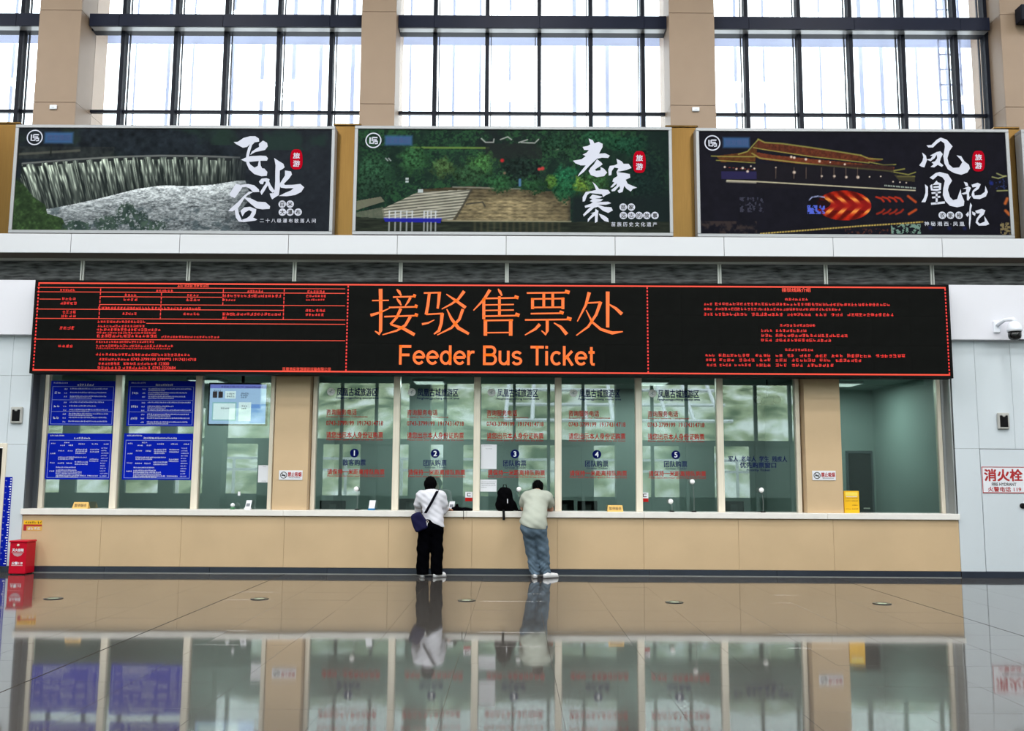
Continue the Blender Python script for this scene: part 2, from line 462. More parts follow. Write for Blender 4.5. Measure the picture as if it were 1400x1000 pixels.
# header above glass and bulkhead behind the display
hd = struct('wall_upper', 'white bulkhead band above the ticket windows behind the display', 'wall', (0, YC, ZB))
MB().box(XL, XR, YG-.1, YC+.36, 3.3, 4.79).build('header', M_steeld, hd)
MB().box(-20, XL, YC-.12, YC+.36, ZB, 4.79, .004).build('bulkhead_panel', M_white2, hd)
MB().box(XR, 20, YC-.12, YC+.36, ZB, 4.79, .004).build('bulkhead_panel', M_white2, hd)
MB().box(XL, XR, YC-.12, YG-.1, ZB, 4.79).build('bulkhead_panel', M_white2, hd)

# ------------------------------------------------------------------ louvre band, ledge beam
lv = struct('wall_front', 'dark grained louvre band under the white ledge', 'wall', (0, YC+.15, 4.79))
LP = 1.798; lx0 = -0.129
MB().box(-20, 20, YC+.2, YC+.5, 4.79, 5.26).build('backing', M_joint, lv)
ks = range(-11, 12)
lp = None; pp = None
for k in ks:
    a = lx0+k*LP; b = a+LP
    if lp is None:
        lp = MB().box(-LP/2+.03, LP/2-.03, 0, .05, 0, .45).build('louvre_panel', M_louver, lv, (0, 0, 0))
        lp.location = (a+LP/2-WL[lv][0], 0, 4.79-WL[lv][2])
        pm = MB(); pm.box(-.032, -.01, -.03, .05, 0, .43); pm.box(.01, .032, -.03, .05, 0, .43); pm.box(-.01, .01, 0, .05, 0, .43)
        pp = pm.build('louvre_post', mat('post_aluminium', (190, 190, 184), .35, metal=.3), lv, (0, 0, 0))
        pp.location = (a-WL[lv][0], 0, 0)
    else:
        share('louvre_panel', lp, lv, (a+LP/2, YC+.15, 4.79)); share('louvre_post', pp, lv, (a, YC+.15, 4.79))
MB().box(-20, 20, YC+.10, YC+.15, 5.18, 5.215).build('top_rail', mat('post_aluminium', (150, 150, 146)), lv)
lb = struct('trim_4', 'white panelled ledge running below the three posters', 'ledge', (0, YC-.3, 5.215))
ZL0, ZL1 = 5.215, 5.535
MB().box(-20, 20, YC-.27, YC+.9, ZL0+.004, ZL1-.004).build('ledge_core', M_brown, lb)
p0 = None
for k in range(-11, 11):
    a = -0.14+k*1.7995
    if p0 is None:
        p0 = MB().box(.004, 1.7955, 0, .03, 0, ZL1-ZL0, .003).build('ledge_panel', M_ledge, lb, (0, 0, 0)); p0.location = (a, 0, 0)
    else: share('ledge_panel', p0, lb, (a, YC-.3, ZL0))

# gold cladding behind the posters
for a, b, w_ in ((-9.4, -8.46, 'left of the waterfall poster'), (-3.12, -2.62, 'between the waterfall and village posters'), (2.55, 3.13, 'between the village and night bridge posters'), (8.16, 8.62, 'right of the night bridge poster')):
    g = struct('trim_'+str({-9.4: 5, -3.12: 6, 2.55: 7, 8.16: 8}[a]), 'brushed gold metal cladding '+w_, 'cladding', ((a+b)/2, YC, ZL1))
    MB().box(a, b, YC-.04, YC+.35, ZL1, 7.53, .02).build('gold_panel', M_gold, g)
    MB().box(a+.01, b-.01, YC-.03, YC+.35, 7.53, 7.565, .01).build('cap', M_gold, g)
pw = struct('wall_parapet', 'low gold parapet wall behind the posters', 'wall', (0, YC, ZL1))
MB().box(-20, 20, YC+.02, YC+.3, ZL1, 7.45).build('parapet_body', M_gold, pw)

# ------------------------------------------------------------------ columns and clerestory
YCO = YC+.7; YM = YC+1.3
cols = [(-8.66, -7.90, 'leftmost'), (-2.80, -2.17, 'between the first and second tall windows'), (2.78, 3.60, 'between the second and third tall windows'), (8.79, 9.70, 'rightmost')]
cj = [ZL1, 8.22, 9.97, ROOF+2]
for k, (a, b, w_) in enumerate(cols):
    c = struct('column', 'beige stone column above the posters, '+w_, 'column', ((a+b)/2, YCO, ZL1))
    MB().box(a+.01, b-.01, YCO+.01, YM+.5, ZL1, ROOF+2).build('core', M_joint, c)
    for z0, z1 in zip(cj[:-1], cj[1:]):
        MB().box(a, b, YCO, YCO+.03, z0+.003, z1-.003, .003).build('stone_panel', M_beige2, c)
        for s0, s1 in ((a, a+.01), (b-.01, b)):
            MB().box(s0, s1, YCO+.031, YM+.5, z0+.003, z1-.003).build('side_panel', M_beige2, c)
for px, py, w_ in ((73.5, 147, 'leftmost beige column'), (951, 150, 'beige column above the gap before the night bridge poster')):
    q = at(px, py, YCO)
    o = thing('junction_box', 'small white rectangular box on the '+w_, 'junction box', (q[0], YCO, q[2]))
    MB().box(q[0]-.065, q[0]+.065, YCO-.03, YCO, q[2]-.04, q[2]+.04, .008).build('cover', M_printw, o)
    MB().box(q[0]-.03, q[0]+.03, YCO-.036, YCO-.03, q[2]-.012, q[2]+.012, .002).build('label_plate', M_paper, o)

q = at(1399, 22, YCO-.1)
o = thing('floodlight', 'dark box lamp on the rightmost beige column at the picture edge', 'floodlight', (q[0], YCO, q[2]))
MB().box(q[0]-.12, q[0]+.3, YCO-.26, YCO-.04, q[2]-.15, q[2]+.15, .015).build('housing', M_dark, o)
MB().box(q[0]+.0, q[0]+.2, YCO-.04, YCO, q[2]-.05, q[2]+.05, .005).build('bracket', M_dark, o)
bays = [(-14.6, -8.66, [31-142, 31-71, 31]), (-7.90, -2.80, [170, 242, 310, 382, 454]), (-2.17, 2.78, [595, 666, 737, 807, 878]), (3.60, 8.79, [1019, 1091, 1161, 1232, 1304, 1346]), (9.70, 14.9, [1450, 1520])]
ZT = 8.285; ZBM0, ZBM1 = 9.80, 10.04
wn = 7
for bi, (a, b, ms) in enumerate(bays):
    w_ = ['at the far left edge', 'above the waterfall poster', 'above the village poster', 'above the night bridge poster', 'at the far right edge'][bi]
    wn += 1
    W = struct('window_%d' % wn, 'tall clerestory window with dark mullions '+w_, 'window', ((a+b)/2, YM, ZL1))
    xs = [PX(p, 100, YM) for p in ms]
    for x in xs:
        MB().box(x-.036, x+.036, YM-.15, YM+.03, ZL1, ROOF, .004).build('mullion', M_dark, W)
        MB().box(x+(.062 if x < 0 else -.077), x+(.077 if x < 0 else -.062), YM+.0, YM+.05, ZL1, ROOF).build('mullion_gasket', M_dark, W)
    for z in (ZT, 6.6, 11.9):
        MB().box(a, b, YM-.05, YM+.03, z-.026, z+.026, .004).build('transom', M_dark, W)
    ed = [a]+xs+[b]
    for x0, x1 in zip(ed[:-1], ed[1:]):
        for z0, z1 in ((ZL1, ZT), (ZT, ROOF)):
            if x1-x0 > .2: MB().box(x0, x1, YM+.005, YM+.015, z0, z1).build('pane', M_cglass, W)
    B = struct('trim_%d' % (9+bi), 'dark navy spandrel beam crossing the tall window '+w_, 'beam', ((a+b)/2, YM, ZBM0))
    e0 = a if bi != 1 else a+.03; e1 = b if bi != 3 else b-.06
    seg = [e0]+[x for x in xs if x-e0 > .3 and e1-x > .3][::2]+[e1]
    for x0, x1 in zip(seg[:-1], seg[1:]):
        MB().box(x0+.002, x1-.002, YC+.95, YC+.99, ZBM0, ZBM1, .003).build('fascia_panel', M_beam, B)
    MB().box(e0, e1, YC+.99, YM-.17, ZBM0+.01, ZBM1-.01).build('beam_core', M_dark, B)
    MB().box(e0+.02, e1-.02, YC+.985, YM-.165, ZBM0-.004, ZBM0+.01).build('soffit', M_soffit, B)
    MB().box(a, b, YM-.17, YM+.03, ZBM0, ZBM1).build('rear_rail', M_dark, B)

# pale fins of the outside screen
fr_ = random.Random(3)
ow = struct('wall_outside', 'pale vertical screen fins outside the tall windows', 'screen')
for x in np.arange(-14, 15, .63):
    x += fr_.uniform(-.14, .14); w = fr_.uniform(.03, .08)
    MB().box(x, x+w, YM+1.2, YM+1.22, 5.0, 14.5).build('screen_fin', M_fin, ow)
MB().box(-15, 15, YM+.9, YM+.92, PZ(700, 62, YM+.9), PZ(700, 46, YM+.9)).build('screen_rail', M_fin, ow)
ld = thing('outside_ladder', 'pale ladder outside the right end of the tall window over the night bridge poster', 'ladder', (8.45, YM+.8, 5.0))
for x in (8.30, 8.72):
    MB().box(x-.02, x+.02, YM+.78, YM+.82, 5.0, 13).build('rail', M_fin, ld)
rg = None
for z in np.arange(5.2, 13, .31):
    MB().box(8.3, 8.72, YM+.785, YM+.815, z, z+.03).build('rung', M_fin, ld)

# ------------------------------------------------------------------ ticket windows
mx = {n: PX(n, 608, YG) for n in (160, 270, 372, 430, 542, 652, 763, 873, 984, 1090, 1290)}
def mullion(x, lab, w=.052):
    t = struct('trim_mullion', lab, 'window mullion', (x, YG, ZS1))
    MB().box(x-w, x+w, YG-.07, YG+.05, ZS1, 3.32, .006).build('post', M_steel, t)
    return t
for n, lab in ((160, 'steel mullion between the two pairs of blue boards'), (270, 'steel mullion between the blue boards and the wall monitor'), (372, 'slim steel mullion left of the left beige pillar'), (430, 'steel mullion right of the left beige pillar'), (542, 'steel mullion between ticket windows 1 and 2'), (652, 'steel mullion between ticket windows 2 and 3'), (763, 'steel mullion between ticket windows 3 and 4'), (873, 'steel mullion between ticket windows 4 and 5'), (984, 'steel mullion between ticket window 5 and the priority window'), (1090, 'steel mullion left of the right beige pillar')):
    mullion(mx[n], lab, .035 if n in (372, 430, 1090) else .055)
# beige pillars
pil = []
for (a, b, c, d, w_) in ((378, 423, 372, 420, 'left'), (1099, 1148, 1104, 1152, 'right')):
    x0 = PX((a+c)/2, 608, YC+.06)-.005; x1 = PX((b+d)/2, 608, YC+.06)+.005
    t = struct('pillar', 'beige stone pillar with no-smoking sign at the %s of the numbered ticket windows' % w_, 'pillar', ((x0+x1)/2, YC+.06, ZS1))
    MB().box(x0, x1, YC+.06, YG+.06, ZS1, 3.32, .004).build('stone_panel', M_beige, t)
    pil.append((x0, x1))

YT = YG-.004      # sticker plane, on the hall side of the glass
panes = [('window_1', -7.83, mx[160], 'left booth window behind the left pair of blue boards'), ('window_2', mx[160], mx[270], 'left booth window behind the right pair of blue boards'),
         ('window_3', mx[270], mx[372], 'left booth window showing a wall monitor')]
for nm, a, b, lb_ in panes:
    W = struct(nm, lb_, 'window', ((a+b)/2, YG, ZS1))
    MB().box(a+.03, b-.03, YG, YG+.01, ZS1, 3.3).build('pane', M_glass, W)
def logo_disc(mb, x, z, r, y):
    mb.disc(x, z, r, y, 20)
tw = [(430, 542, '1', '散客购票', None), (542, 652, '2', '团队购票', 'Group Ticket'), (652, 763, '3', '团队购票', 'Group Ticket'), (763, 873, '4', '团队购票', 'Group Ticket'), (873, 984, '5', '团队购票', 'Group Ticket')]
TXT_OFF = {'1': -219.5, '2': -109, '3': 0, '4': 112, '5': 220}
for k, (l, r, num, kind_, en) in enumerate(tw):
    a, b = mx[l], mx[r]
    W = struct('window_%d' % (k+4), 'green-tinted ticket window numbered %s with red and navy lettering' % num, 'window', ((a+b)/2, YG, ZS1))
    MB().box(a+.03, b-.03, YG, YG+.01, ZS1, 3.3).build('pane', M_glass, W)
    o = TXT_OFF[num]
    def S(txt, x0, y0, x1, y1, name, m_, bold=.012, mbk=None):
        dy = o*0.0055
        mb_ = MB(); pletters(mb_, txt, x0+o, y0+dy, x1+o, y1+dy, YT, bold)
        return mb_.build(name, m_, W)
    c = at(672+o, 537+o*.0055, YT)
    MB().disc(c[0], c[2], .066, YT, 24).build('logo_disc', mat('pale_sticker', (246, 248, 248), .6), W)
    mb_ = MB(); mb_.stroke([(c[0]-.04, c[2]-.02), (c[0]-.005, c[2]+.012), (c[0]+.04, c[2]+.035)], [.003, .009, .003], YT-.001)
    mb_.stroke([(c[0]-.03, c[2]+.01), (c[0]+.0, c[2]-.015), (c[0]+.035, c[2]-.01)], [.003, .007, .003], YT-.001)
    mb_.stroke([(c[0]-.012, c[2]-.035), (c[0]+.0, c[2]+.0), (c[0]+.01, c[2]+.045)], [.003, .01, .003], YT-.001)
    mb_.build('logo_bird', mat('grey_sticker', (160, 172, 174), .6), W)
    S('凤凰古城旅游区', 680, 532, 735.5, 543, 'lettering', M_ink, .014)
    S('Fenghuanggucheng tourist area', 679, 544, 737, 547.6, 'lettering', M_ink, .01)
    S('咨询服务电话', 665.5, 561, 707, 569, 'lettering', M_inkred, .014)
    S('Enquiry Service Telephone', 666, 569.8, 722, 573, 'lettering', M_inkred, 0)
    S('0743-3799199  19174314718', 665.5, 577, 743, 583, 'lettering', M_inkred, .012)
    S('请您出示本人身份证购票', 665.5, 592, 743, 600.5, 'lettering', M_inkred, .014)
    S('Please show your ID card to buy the ticket', 666, 601, 743, 604.4, 'lettering', M_inkred, 0)
    c = at(704+o, 621+o*.0055, YT)
    MB().disc(c[0], c[2], .073, YT, 32).build('number_disc', M_ink, W)
    v, fs, ext = glyphs(num, .02); hgt = .085; wd = hgt*ext[0]/ext[1]
    mb_ = MB(); letters(mb_, num, c[0]-wd/2, c[0]+wd/2, c[2]-hgt/2, c[2]+hgt/2, YT-.001, .02); mb_.build('numeral', M_printw, W)
    S(kind_, 688, 629.5, 719.5, 638, 'lettering', M_ink, .014)
    if en: S(en, 690, 638.4, 719, 641.8, 'lettering', M_ink, 0)
    S('请保持一米距离排队购票', 667, 643, 745, 650.5, 'lettering', M_inkred, .014)
    S('Please stand one meter apart in line to buy tickets', 667, 651, 745, 654.4, 'lettering', M_inkred, 0)
a, b = mx[984], mx[1090]
W = struct('window_14', 'priority ticket window with navy lettering left of the right pillar', 'window', ((a+b)/2, YG, ZS1))
MB().box(a+.03, b-.03, YG, YG+.01, ZS1, 3.3).build('pane', M_glass, W)
for txt, x0, y0, x1, y1, bo in (('军人  老年人  学生  残疾人', 996, 624, 1076, 631.6, .014), ('优先购票窗口', 1012, 632.4, 1061, 640, .014), ('Priority Ticket', 1021, 641.6, 1053, 645.4, .006)):
    mb_ = MB(); pletters(mb_, txt, x0, y0, x1, y1, YT, bo); mb_.build('lettering', M_ink, W)
a, b = pil[1][1], mx[1290]
W = struct('window_15', 'wide dark ticket window right of the right pillar', 'window', ((a+b)/2, YG, ZS1))
MB().box(a, b-.02, YG, YG+.01, ZS1, 3.3).build('pane', M_glass, W)

# ------------------------------------------------------------------ rest of the hall (seen in the glass and the floor)
M_hallw = mat('pale_hall_wall', (196, 200, 200), 0.6)
M_post = mat('dark_teal_post', (116, 134, 131), 0.5)
hw = struct('wall_hall', 'pale side walls of the ticket hall', 'wall', (0, 0, 0))
for x in (-20.2, 20):
    MB().box(x, x+.2, REAR, YM+.5, 0, ROOF).build('side_wall', M_hallw, hw)
cl = struct('ceiling', 'pale ceiling of the ticket hall', 'ceiling', (0, 0, ROOF))
MB().box(-20.2, 20.2, REAR-.3, YM+.5, ROOF, ROOF+.3).build('ceiling_slab', M_ceil, cl)
rw = struct('wall_rear', 'glazed rear front of the hall facing a green hillside', 'wall', (0, REAR, 0))
RZ0, RZ1, RZ2 = 3.0, 5.35, 6.9
MB().box(-20, 20, REAR-.25, REAR+.1, RZ1, RZ2).build('header', M_post, rw)
MB().box(-20, 20, REAR+.1, REAR+2.2, RZ1, RZ1+.15).build('soffit_slab', M_post, rw)
MB().box(-20, 20, REAR-.15, REAR+.05, RZ0-.12, RZ0+.1).build('transom', M_post, rw)
MB().box(-20, -10.2, REAR-.2, REAR, 0, .9).build('solid_panel', M_post, rw); MB().box(-20, -10.2, REAR-.2, REAR, 4.3, RZ1).build('solid_panel', M_post, rw)
for x in np.arange(-20, -10.3, 1.96):
    MB().box(x, x+.62, REAR-.2, REAR, .9, 4.3).build('solid_panel', M_post, rw)
MB().box(11.6, 20, REAR-.2, REAR, 0, RZ1).build('solid_panel', M_post, rw)
for x in np.arange(-19.3, 20, 1.38):
    MB().box(x-.06, x+.06, REAR-.12, REAR+.06, 0 if -10.2 < x < 11.6 else RZ2, RZ1 if abs(x) < 30 and -10.2 < x < 11.6 else ROOF).build('mullion', M_post, rw)
    if -10.2 < x < 11.6: MB().box(x-.05, x+.05, REAR-.12, REAR+.06, RZ2, ROOF).build('mullion', M_post, rw)
for x in (-11.8, -3.66, 4.4, 12.4):
    MB().box(x-.36, x+.36, REAR-.1, REAR+.6, 0, ROOF).build('round_pier', M_post, rw)
low = [(-10.2, -7.6), (-6.1, -4.6), (-1.0, .2), (1.8, 3.2), (6.6, 8.0), (9.4, 11.6), (-2.8, -2.0)]
for a, b in low:
    MB().box(a, b, REAR-.1, REAR-.02, 0, RZ0-.1).build('solid_panel', M_post, rw)
MB().box(-10.2, 11.6, REAR-.1, REAR-.02, 0, .85).build('solid_panel', M_post, rw)
for z in (8.9, 10.9):
    MB().box(-20, 20, REAR-.08, REAR+.04, z-.05, z+.05).build('rail', M_post, rw)
MB().box(-20, 11.6, REAR-.06, REAR-.05, .85, RZ1).build('pane', M_cglass, rw)
MB().box(-20, 20, REAR-.06, REAR-.05, RZ2, ROOF).build('pane', M_cglass, rw)
# hillside outside
def hill_material():
    mt = bpy.data.materials.new('wooded_hillside'); mt.use_nodes = True
    nt = mt.node_tree; b = nt.nodes['Principled BSDF']; b.inputs['Roughness'].default_value = .9
    gm = nt.nodes.new('ShaderNodeNewGeometry')
    n1 = nt.nodes.new('ShaderNodeTexNoise'); n1.inputs['Scale'].default_value = .55; n1.inputs['Detail'].default_value = 9
    rp = nt.nodes.new('ShaderNodeValToRGB'); e = rp.color_ramp.elements
    e[0].position = .36; e[0].color = rgb(84, 100, 74); e[1].position = .66; e[1].color = rgb(226, 230, 226)
    k = e.new(.5); k.color = rgb(158, 168, 136)
    nt.links.new(gm.outputs['Position'], n1.inputs['Vector']); nt.links.new(n1.outputs['Fac'], rp.inputs[0]); nt.links.new(rp.outputs[0], b.inputs['Base Color'])
    return mt
hs = struct('hill', 'green hillside outside the rear glass front', 'hill', (0, REAR-20, 0))
nxh, nyh = 60, 24; vs = []; fs = []
for j in range(nyh):
    for i in range(nxh):
        x = -60+120*i/(nxh-1); y = REAR-9-40*j/(nyh-1)
        z = -.3+max(0, j-3)*.95+.5*math.sin(i*.9+j*.4)*min(1, j/4)+.4*math.sin(i*.37+1.3*j)*min(1, j/4)
        vs.append((x, y, z))
for j in range(nyh-1):
    for i in range(nxh-1):
        a = j*nxh+i; fs.append((a, a+nxh, a+nxh+1, a+1))
meshobj('slope', vs, fs, hill_material(), hs)
MB().box(-60, 60, REAR-9, REAR-.2, -.35, -.05).build('forecourt', mat('pale_paving', (170, 172, 170), .8), hs)
gl = thing('guard_rail', 'white guard rail along the road outside the rear glass front', 'guard rail', (0, REAR-12, 1.0))
for z in (1.9, 2.5): MB().box(-40, 40, REAR-13.05, REAR-12.95, z, z+.14).build('rail', M_paper, gl)
for x in np.arange(-39, 40, 3.0): MB().box(x-.07, x+.07, REAR-13.07, REAR-12.93, .2, 2.6).build('post', M_paper, gl)
rt_ = thing('retaining_grid', 'white concrete lattice on the hillside outside', 'retaining wall', (4, REAR-22, 3))
for i in range(9):
    x = -.5+i*1.6
    MB().tube([(x, REAR-18, 5.0), (x+.3, REAR-26, 9.4)], .12, 6).build('rib', M_paper, rt_)
for j in range(5):
    y = REAR-18-j*2; MB().tube([(-.5, y, 5.0+j*1.1), (13, y, 5.0+j*1.1)], .12, 6).build('rib', M_paper, rt_)

# unseen overhead lamps, added as the hall's main light
for j, y in enumerate((-2.5, 2.5, 7.0, 11.0)):
    for i, x in enumerate((-14, -7, 0, 7, 14)):
        o = thing('added_ceiling_lamp', 'added unseen square ceiling lamp, row %s, %s' % (('nearest the rear glass', 'second from the rear glass', 'third from the rear glass', 'nearest the posters')[j], ('far left', 'left', 'middle', 'right', 'far right')[i]), 'ceiling lamp', (x, y, ROOF-.1), 'added hall ceiling lamps')
        MB().box(x-.85, x+.85, y-.85, y+.85, ROOF-.1, ROOF-.005, .02).build('housing', M_printw, o)
        MB().box(x-.78, x+.78, y-.78, y+.78, ROOF-.108, ROOF-.1).build('diffuser', led('added_lamp_diffuser', (245, 248, 255), 3.0), o)
        ld_ = bpy.data.lights.new('added_ceiling_light', 'AREA'); ld_.shape = 'SQUARE'; ld_.size = 1.5; ld_.energy = ADDED_LAMP_W; ld_.color = (1, .985, .96)
        lo = bpy.data.objects.new('added_lamp_light', ld_); _link(lo, o, (x, y, ROOF-.12))

# ------------------------------------------------------------------ booth behind the glass
BY = YC+3.6
bw = struct('wall_back', 'grey-green back wall of the ticket booth', 'wall', (0, BY, 0))
MB().box(-8.1, 7.4, BY, BY+.1, 0, 3.4).build('booth_wall', M_booth, bw)
for x in (-8.1, 7.3):
    MB().box(x, x+.1, YC+.4, BY, 0, 3.4).build('booth_wall', M_booth, bw)
for x in (-3.75, 5.1):
    MB().box(x, x+.12, YG+.08, BY, 0, 3.4).build('booth_partition', M_booth, bw)
bf = struct('ceiling_booth', 'ceiling of the ticket booth', 'ceiling', (0, BY, 3.4))
MB().box(-8.1, 7.4, YC+.36, BY+.1, 3.38, 3.48).build('booth_ceiling', M_booth, bf)
fl2 = struct('floor_booth', 'grey floor of the ticket booth', 'floor', (0, BY, 0))
MB().box(-8.1, 7.4, YC+.34, BY, -.01, .004).build('booth_floor', M_boothfl, fl2)
for x, w_ in ((-5.8, 'behind the blue boards'), (-1.6, 'behind windows one and two'), (2.6, 'behind windows four and five'), (6.2, 'behind the right dark window')):  # unseen lamps added to lift the tone behind the ticket glass
    o = thing('booth_fill_lamp', 'added unseen flat lamp in the booth '+w_, 'ceiling lamp', (x, YC+2.2, 3.34), 'added booth lamps')
    MB().box(x-.3, x+.3, YC+1.9, YC+2.5, 3.34, 3.38, .006).build('housing', M_printw, o)
    MB().box(x-.27, x+.27, YC+1.93, YC+2.47, 3.336, 3.34).build('diffuser', led('booth_fill_diffuser', (235, 245, 240), 1.0), o)
    ld_ = bpy.data.lights.new('booth_fill_light', 'AREA'); ld_.shape = 'SQUARE'; ld_.size = .5; ld_.energy = BOOTH_FILL_W; ld_.color = (.92, 1, .97)
    lo = bpy.data.objects.new('added_lamp_light', ld_); _link(lo, o, (x, YC+2.2, 3.33))
d0, d1 = PX(1160, 650, BY), PX(1190, 650, BY)
dr = struct('door_2', 'dark door on the back wall of the right booth', 'door', ((d0+d1)/2, BY, 0))
MB().box(d0-.05, d1+.05, BY-.03, BY, 0, PZ(1175, 620, BY)+.05, .005).build('frame', M_steeld, dr)
dl = MB().box(d0, d1, BY-.06, BY-.03, 0.02, PZ(1175, 620, BY), .005).build('leaf', M_black, dr)
MB().tube([(d1-.08, BY-.06, 1.0), (d1-.08, BY-.11, 1.0), (d1-.2, BY-.11, 1.0)], .012).build('handle', M_steel, dl)
dk = thing('booth_desk', 'long dark work desk behind the ticket glass', 'desk', (.7, YG+.45, 0))
MB().box(-3.6, 5.0, YG+.1, YG+.75, .72, .76, .005).build('desktop', M_wood, dk)
for x in (-3.5, -2.0, -.6, .75, 2.1, 3.45, 4.9):
    MB().box(x-.02, x+.02, YG+.12, YG+.73, 0, .72).build('panel_leg', M_wood, dk)
dk = thing('booth_desk', 'dark work desk behind the blue boards', 'desk', (-5.8, YG+.45, 0))
MB().box(-7.8, -3.9, YG+.1, YG+.75, .72, .76, .005).build('desktop', M_wood, dk)
for x in (-7.7, -5.3, -4.0):
    MB().box(x-.02, x+.02, YG+.12, YG+.73, 0, .72).build('panel_leg', M_wood, dk)

# ------------------------------------------------------------------ LED display
YL = YC-.35
X0, X1, Z0, Z1 = -7.85, 7.103, 3.2, 4.74
L = thing('display_board', 'long black electronic display with red and orange lettering above the ticket windows', 'display board', (0, YL, Z0))
MB().box(X0, X1, YL+.02, YC-.13, Z0, Z1, .01).build('housing', M_blackframe, L)
fr = MB(); t = .035
fr.box(X0, X1, YL-.012, YL+.02, Z1-t, Z1, .004); fr.box(X0, X1, YL-.012, YL+.02, Z0, Z0+t, .004)
fr.box(X0, X0+t, YL-.012, YL+.02, Z0+t, Z1-t, .004); fr.box(X1-t, X1, YL-.012, YL+.02, Z0+t, Z1-t, .004)
fr.build('frame', M_blackframe, L)
nx_ = 24; w = (X1-X0-2*t)/nx_; h = (Z1-Z0-2*t)/3; md = None
for i in range(nx_):
    for j in range(3):
        xx, zz = X0+t+i*w, Z0+t+j*h
        if md is None:
            md = MB().box(.0005, w-.0005, 0, .02, .0005, h-.0005).build('display_module', M_led, L, (0, 0, 0))
            md.location = (xx-WL[L][0], 0, zz-WL[L][2])
        else: share('display_module', md, L, (xx, YL, zz))
YD = YL-.004
def hline(mb, x0, y0, x1, y1, w):
    z = (PZ(x0, y0, YD)+PZ(x1, y1, YD))/2
    mb.quad(PX(x0, y0, YD), PX(x1, y1, YD), z-w/2, z+w/2, YD)
def vline(mb, x, y0, y1, w, dash=.062):
    za, zb = PZ(x, y1, YD), PZ(x, y0, YD); xx = PX(x, (y0+y1)/2, YD)
    n = max(1, int((zb-za)/dash)); s_ = (zb-za)/n
    for i in range(n): mb.quad(xx-w/2, xx+w/2, za+i*s_, za+i*s_+s_*.72, YD)
bo = MB()
za, zb = Z0+.055, Z1-.05
for z in (za, zb): bo.quad(X0+.05, X1-.05, z-.012, z+.012, YD)
bo.build('border_line', M_redorange, L)
bo = MB()
for xx in (X0+.06, X1-.06, PX(474.5, 450, YD), PX(885.5, 450, YD)):
    n = 26; s_ = (zb-za)/n
    for i in range(n): bo.quad(xx-.011, xx+.011, za+i*s_+.008, za+i*s_+s_*.72, YD)
tag(bo.build('border_dashes', M_red, L), kind='stuff')
tb = MB()
for (x0, y0, x1, y1) in ((50, 393, 472, 395.3), (50, 398.9, 472, 401.5), (54, 409, 83, 409.3), (48, 422.2, 388, 425), (137, 405.6, 304, 406.9), (137, 416.4, 472, 418.5), (48, 435.3, 472, 437.8), (200, 441.8, 472, 444.2), (46, 464, 472, 466)):
    hline(tb, x0, y0, x1, y1, .0105)
tb.build('table_rule', M_redorange, L)
tb = MB()
for x, y0, y1 in ((136.5, 393, 436), (220, 399, 437), (305, 394, 418), (305, 426, 437), (388, 394, 437)):
    vline(tb, x, y0, y1, .014)
tag(tb.build('table_dashes', M_red, L), kind='stuff')
cell = [(82, 395, 103, 398.5), (84, 406.5, 104, 411), (82, 412.5, 105, 417), (85, 424.5, 104, 429), (83, 430, 104, 434.5), (81, 446, 102, 451), (79, 471, 100, 475.5),
        (213, 396, 237, 399.5), (338, 396.5, 360, 400), (420, 397, 444, 400.8), (170, 401.5, 187, 405.5), (168, 407.5, 188, 412), (255, 402, 272, 405.8), (254, 408, 274, 412.2),
        (305, 402.5, 385, 407), (305, 408.5, 322, 412), (418, 403, 446, 407), (418, 408.6, 444, 411.5), (134, 419.5, 275, 423.5), (167, 427, 187, 431), (250, 427.5, 273, 431.5), (304, 427.5, 384, 432), (304, 432.6, 310, 436),
        (417, 422.5, 445, 426.8), (417, 428.5, 443, 432.5),
        (133, 438.2, 199, 442), (133, 444.2, 198, 448), (132, 448.6, 220, 453), (132, 453.4, 214, 456.8), (132, 457.2, 215, 462), (220, 459, 300, 462.8),
        (131, 466, 211, 469.3), (131, 471.2, 237, 475), (131, 475.4, 233, 477.8), (130, 483, 260, 487.2), (135, 489.5, 177, 493.5), (134, 495.2, 164, 499.5), (168, 495.2, 215, 499.5), (133, 501, 165, 505.3), (167, 501, 206, 505.3)]
mk = MB()
for c in cell: pmarks(mk, *c, YD, aspect=1.05)
mk.build('small_writing', M_red, L)
mk = MB()
pmarks(mk, 242, 389, 286, 393, YD, aspect=1.1)
mk.build('small_heading', M_redorange, L)
for txt, b in (('0743-3799199 3799**5 19174314718', (179, 489.5, 268, 493.6)), ('12300', (217.5, 495.6, 231, 499.6)), ('0743-3220684', (208.5, 501.2, 240, 505.4))):
    mk = MB(); pletters(mk, txt, *b, YD, .012); mk.build('phone_number', M_red, L)
mk = MB(); pletters(mk, '凤凰旅投旅游接驳运输有限公司', 386, 502.5, 452, 508, YD, .01); mk.build('company_line', M_redorange, L)
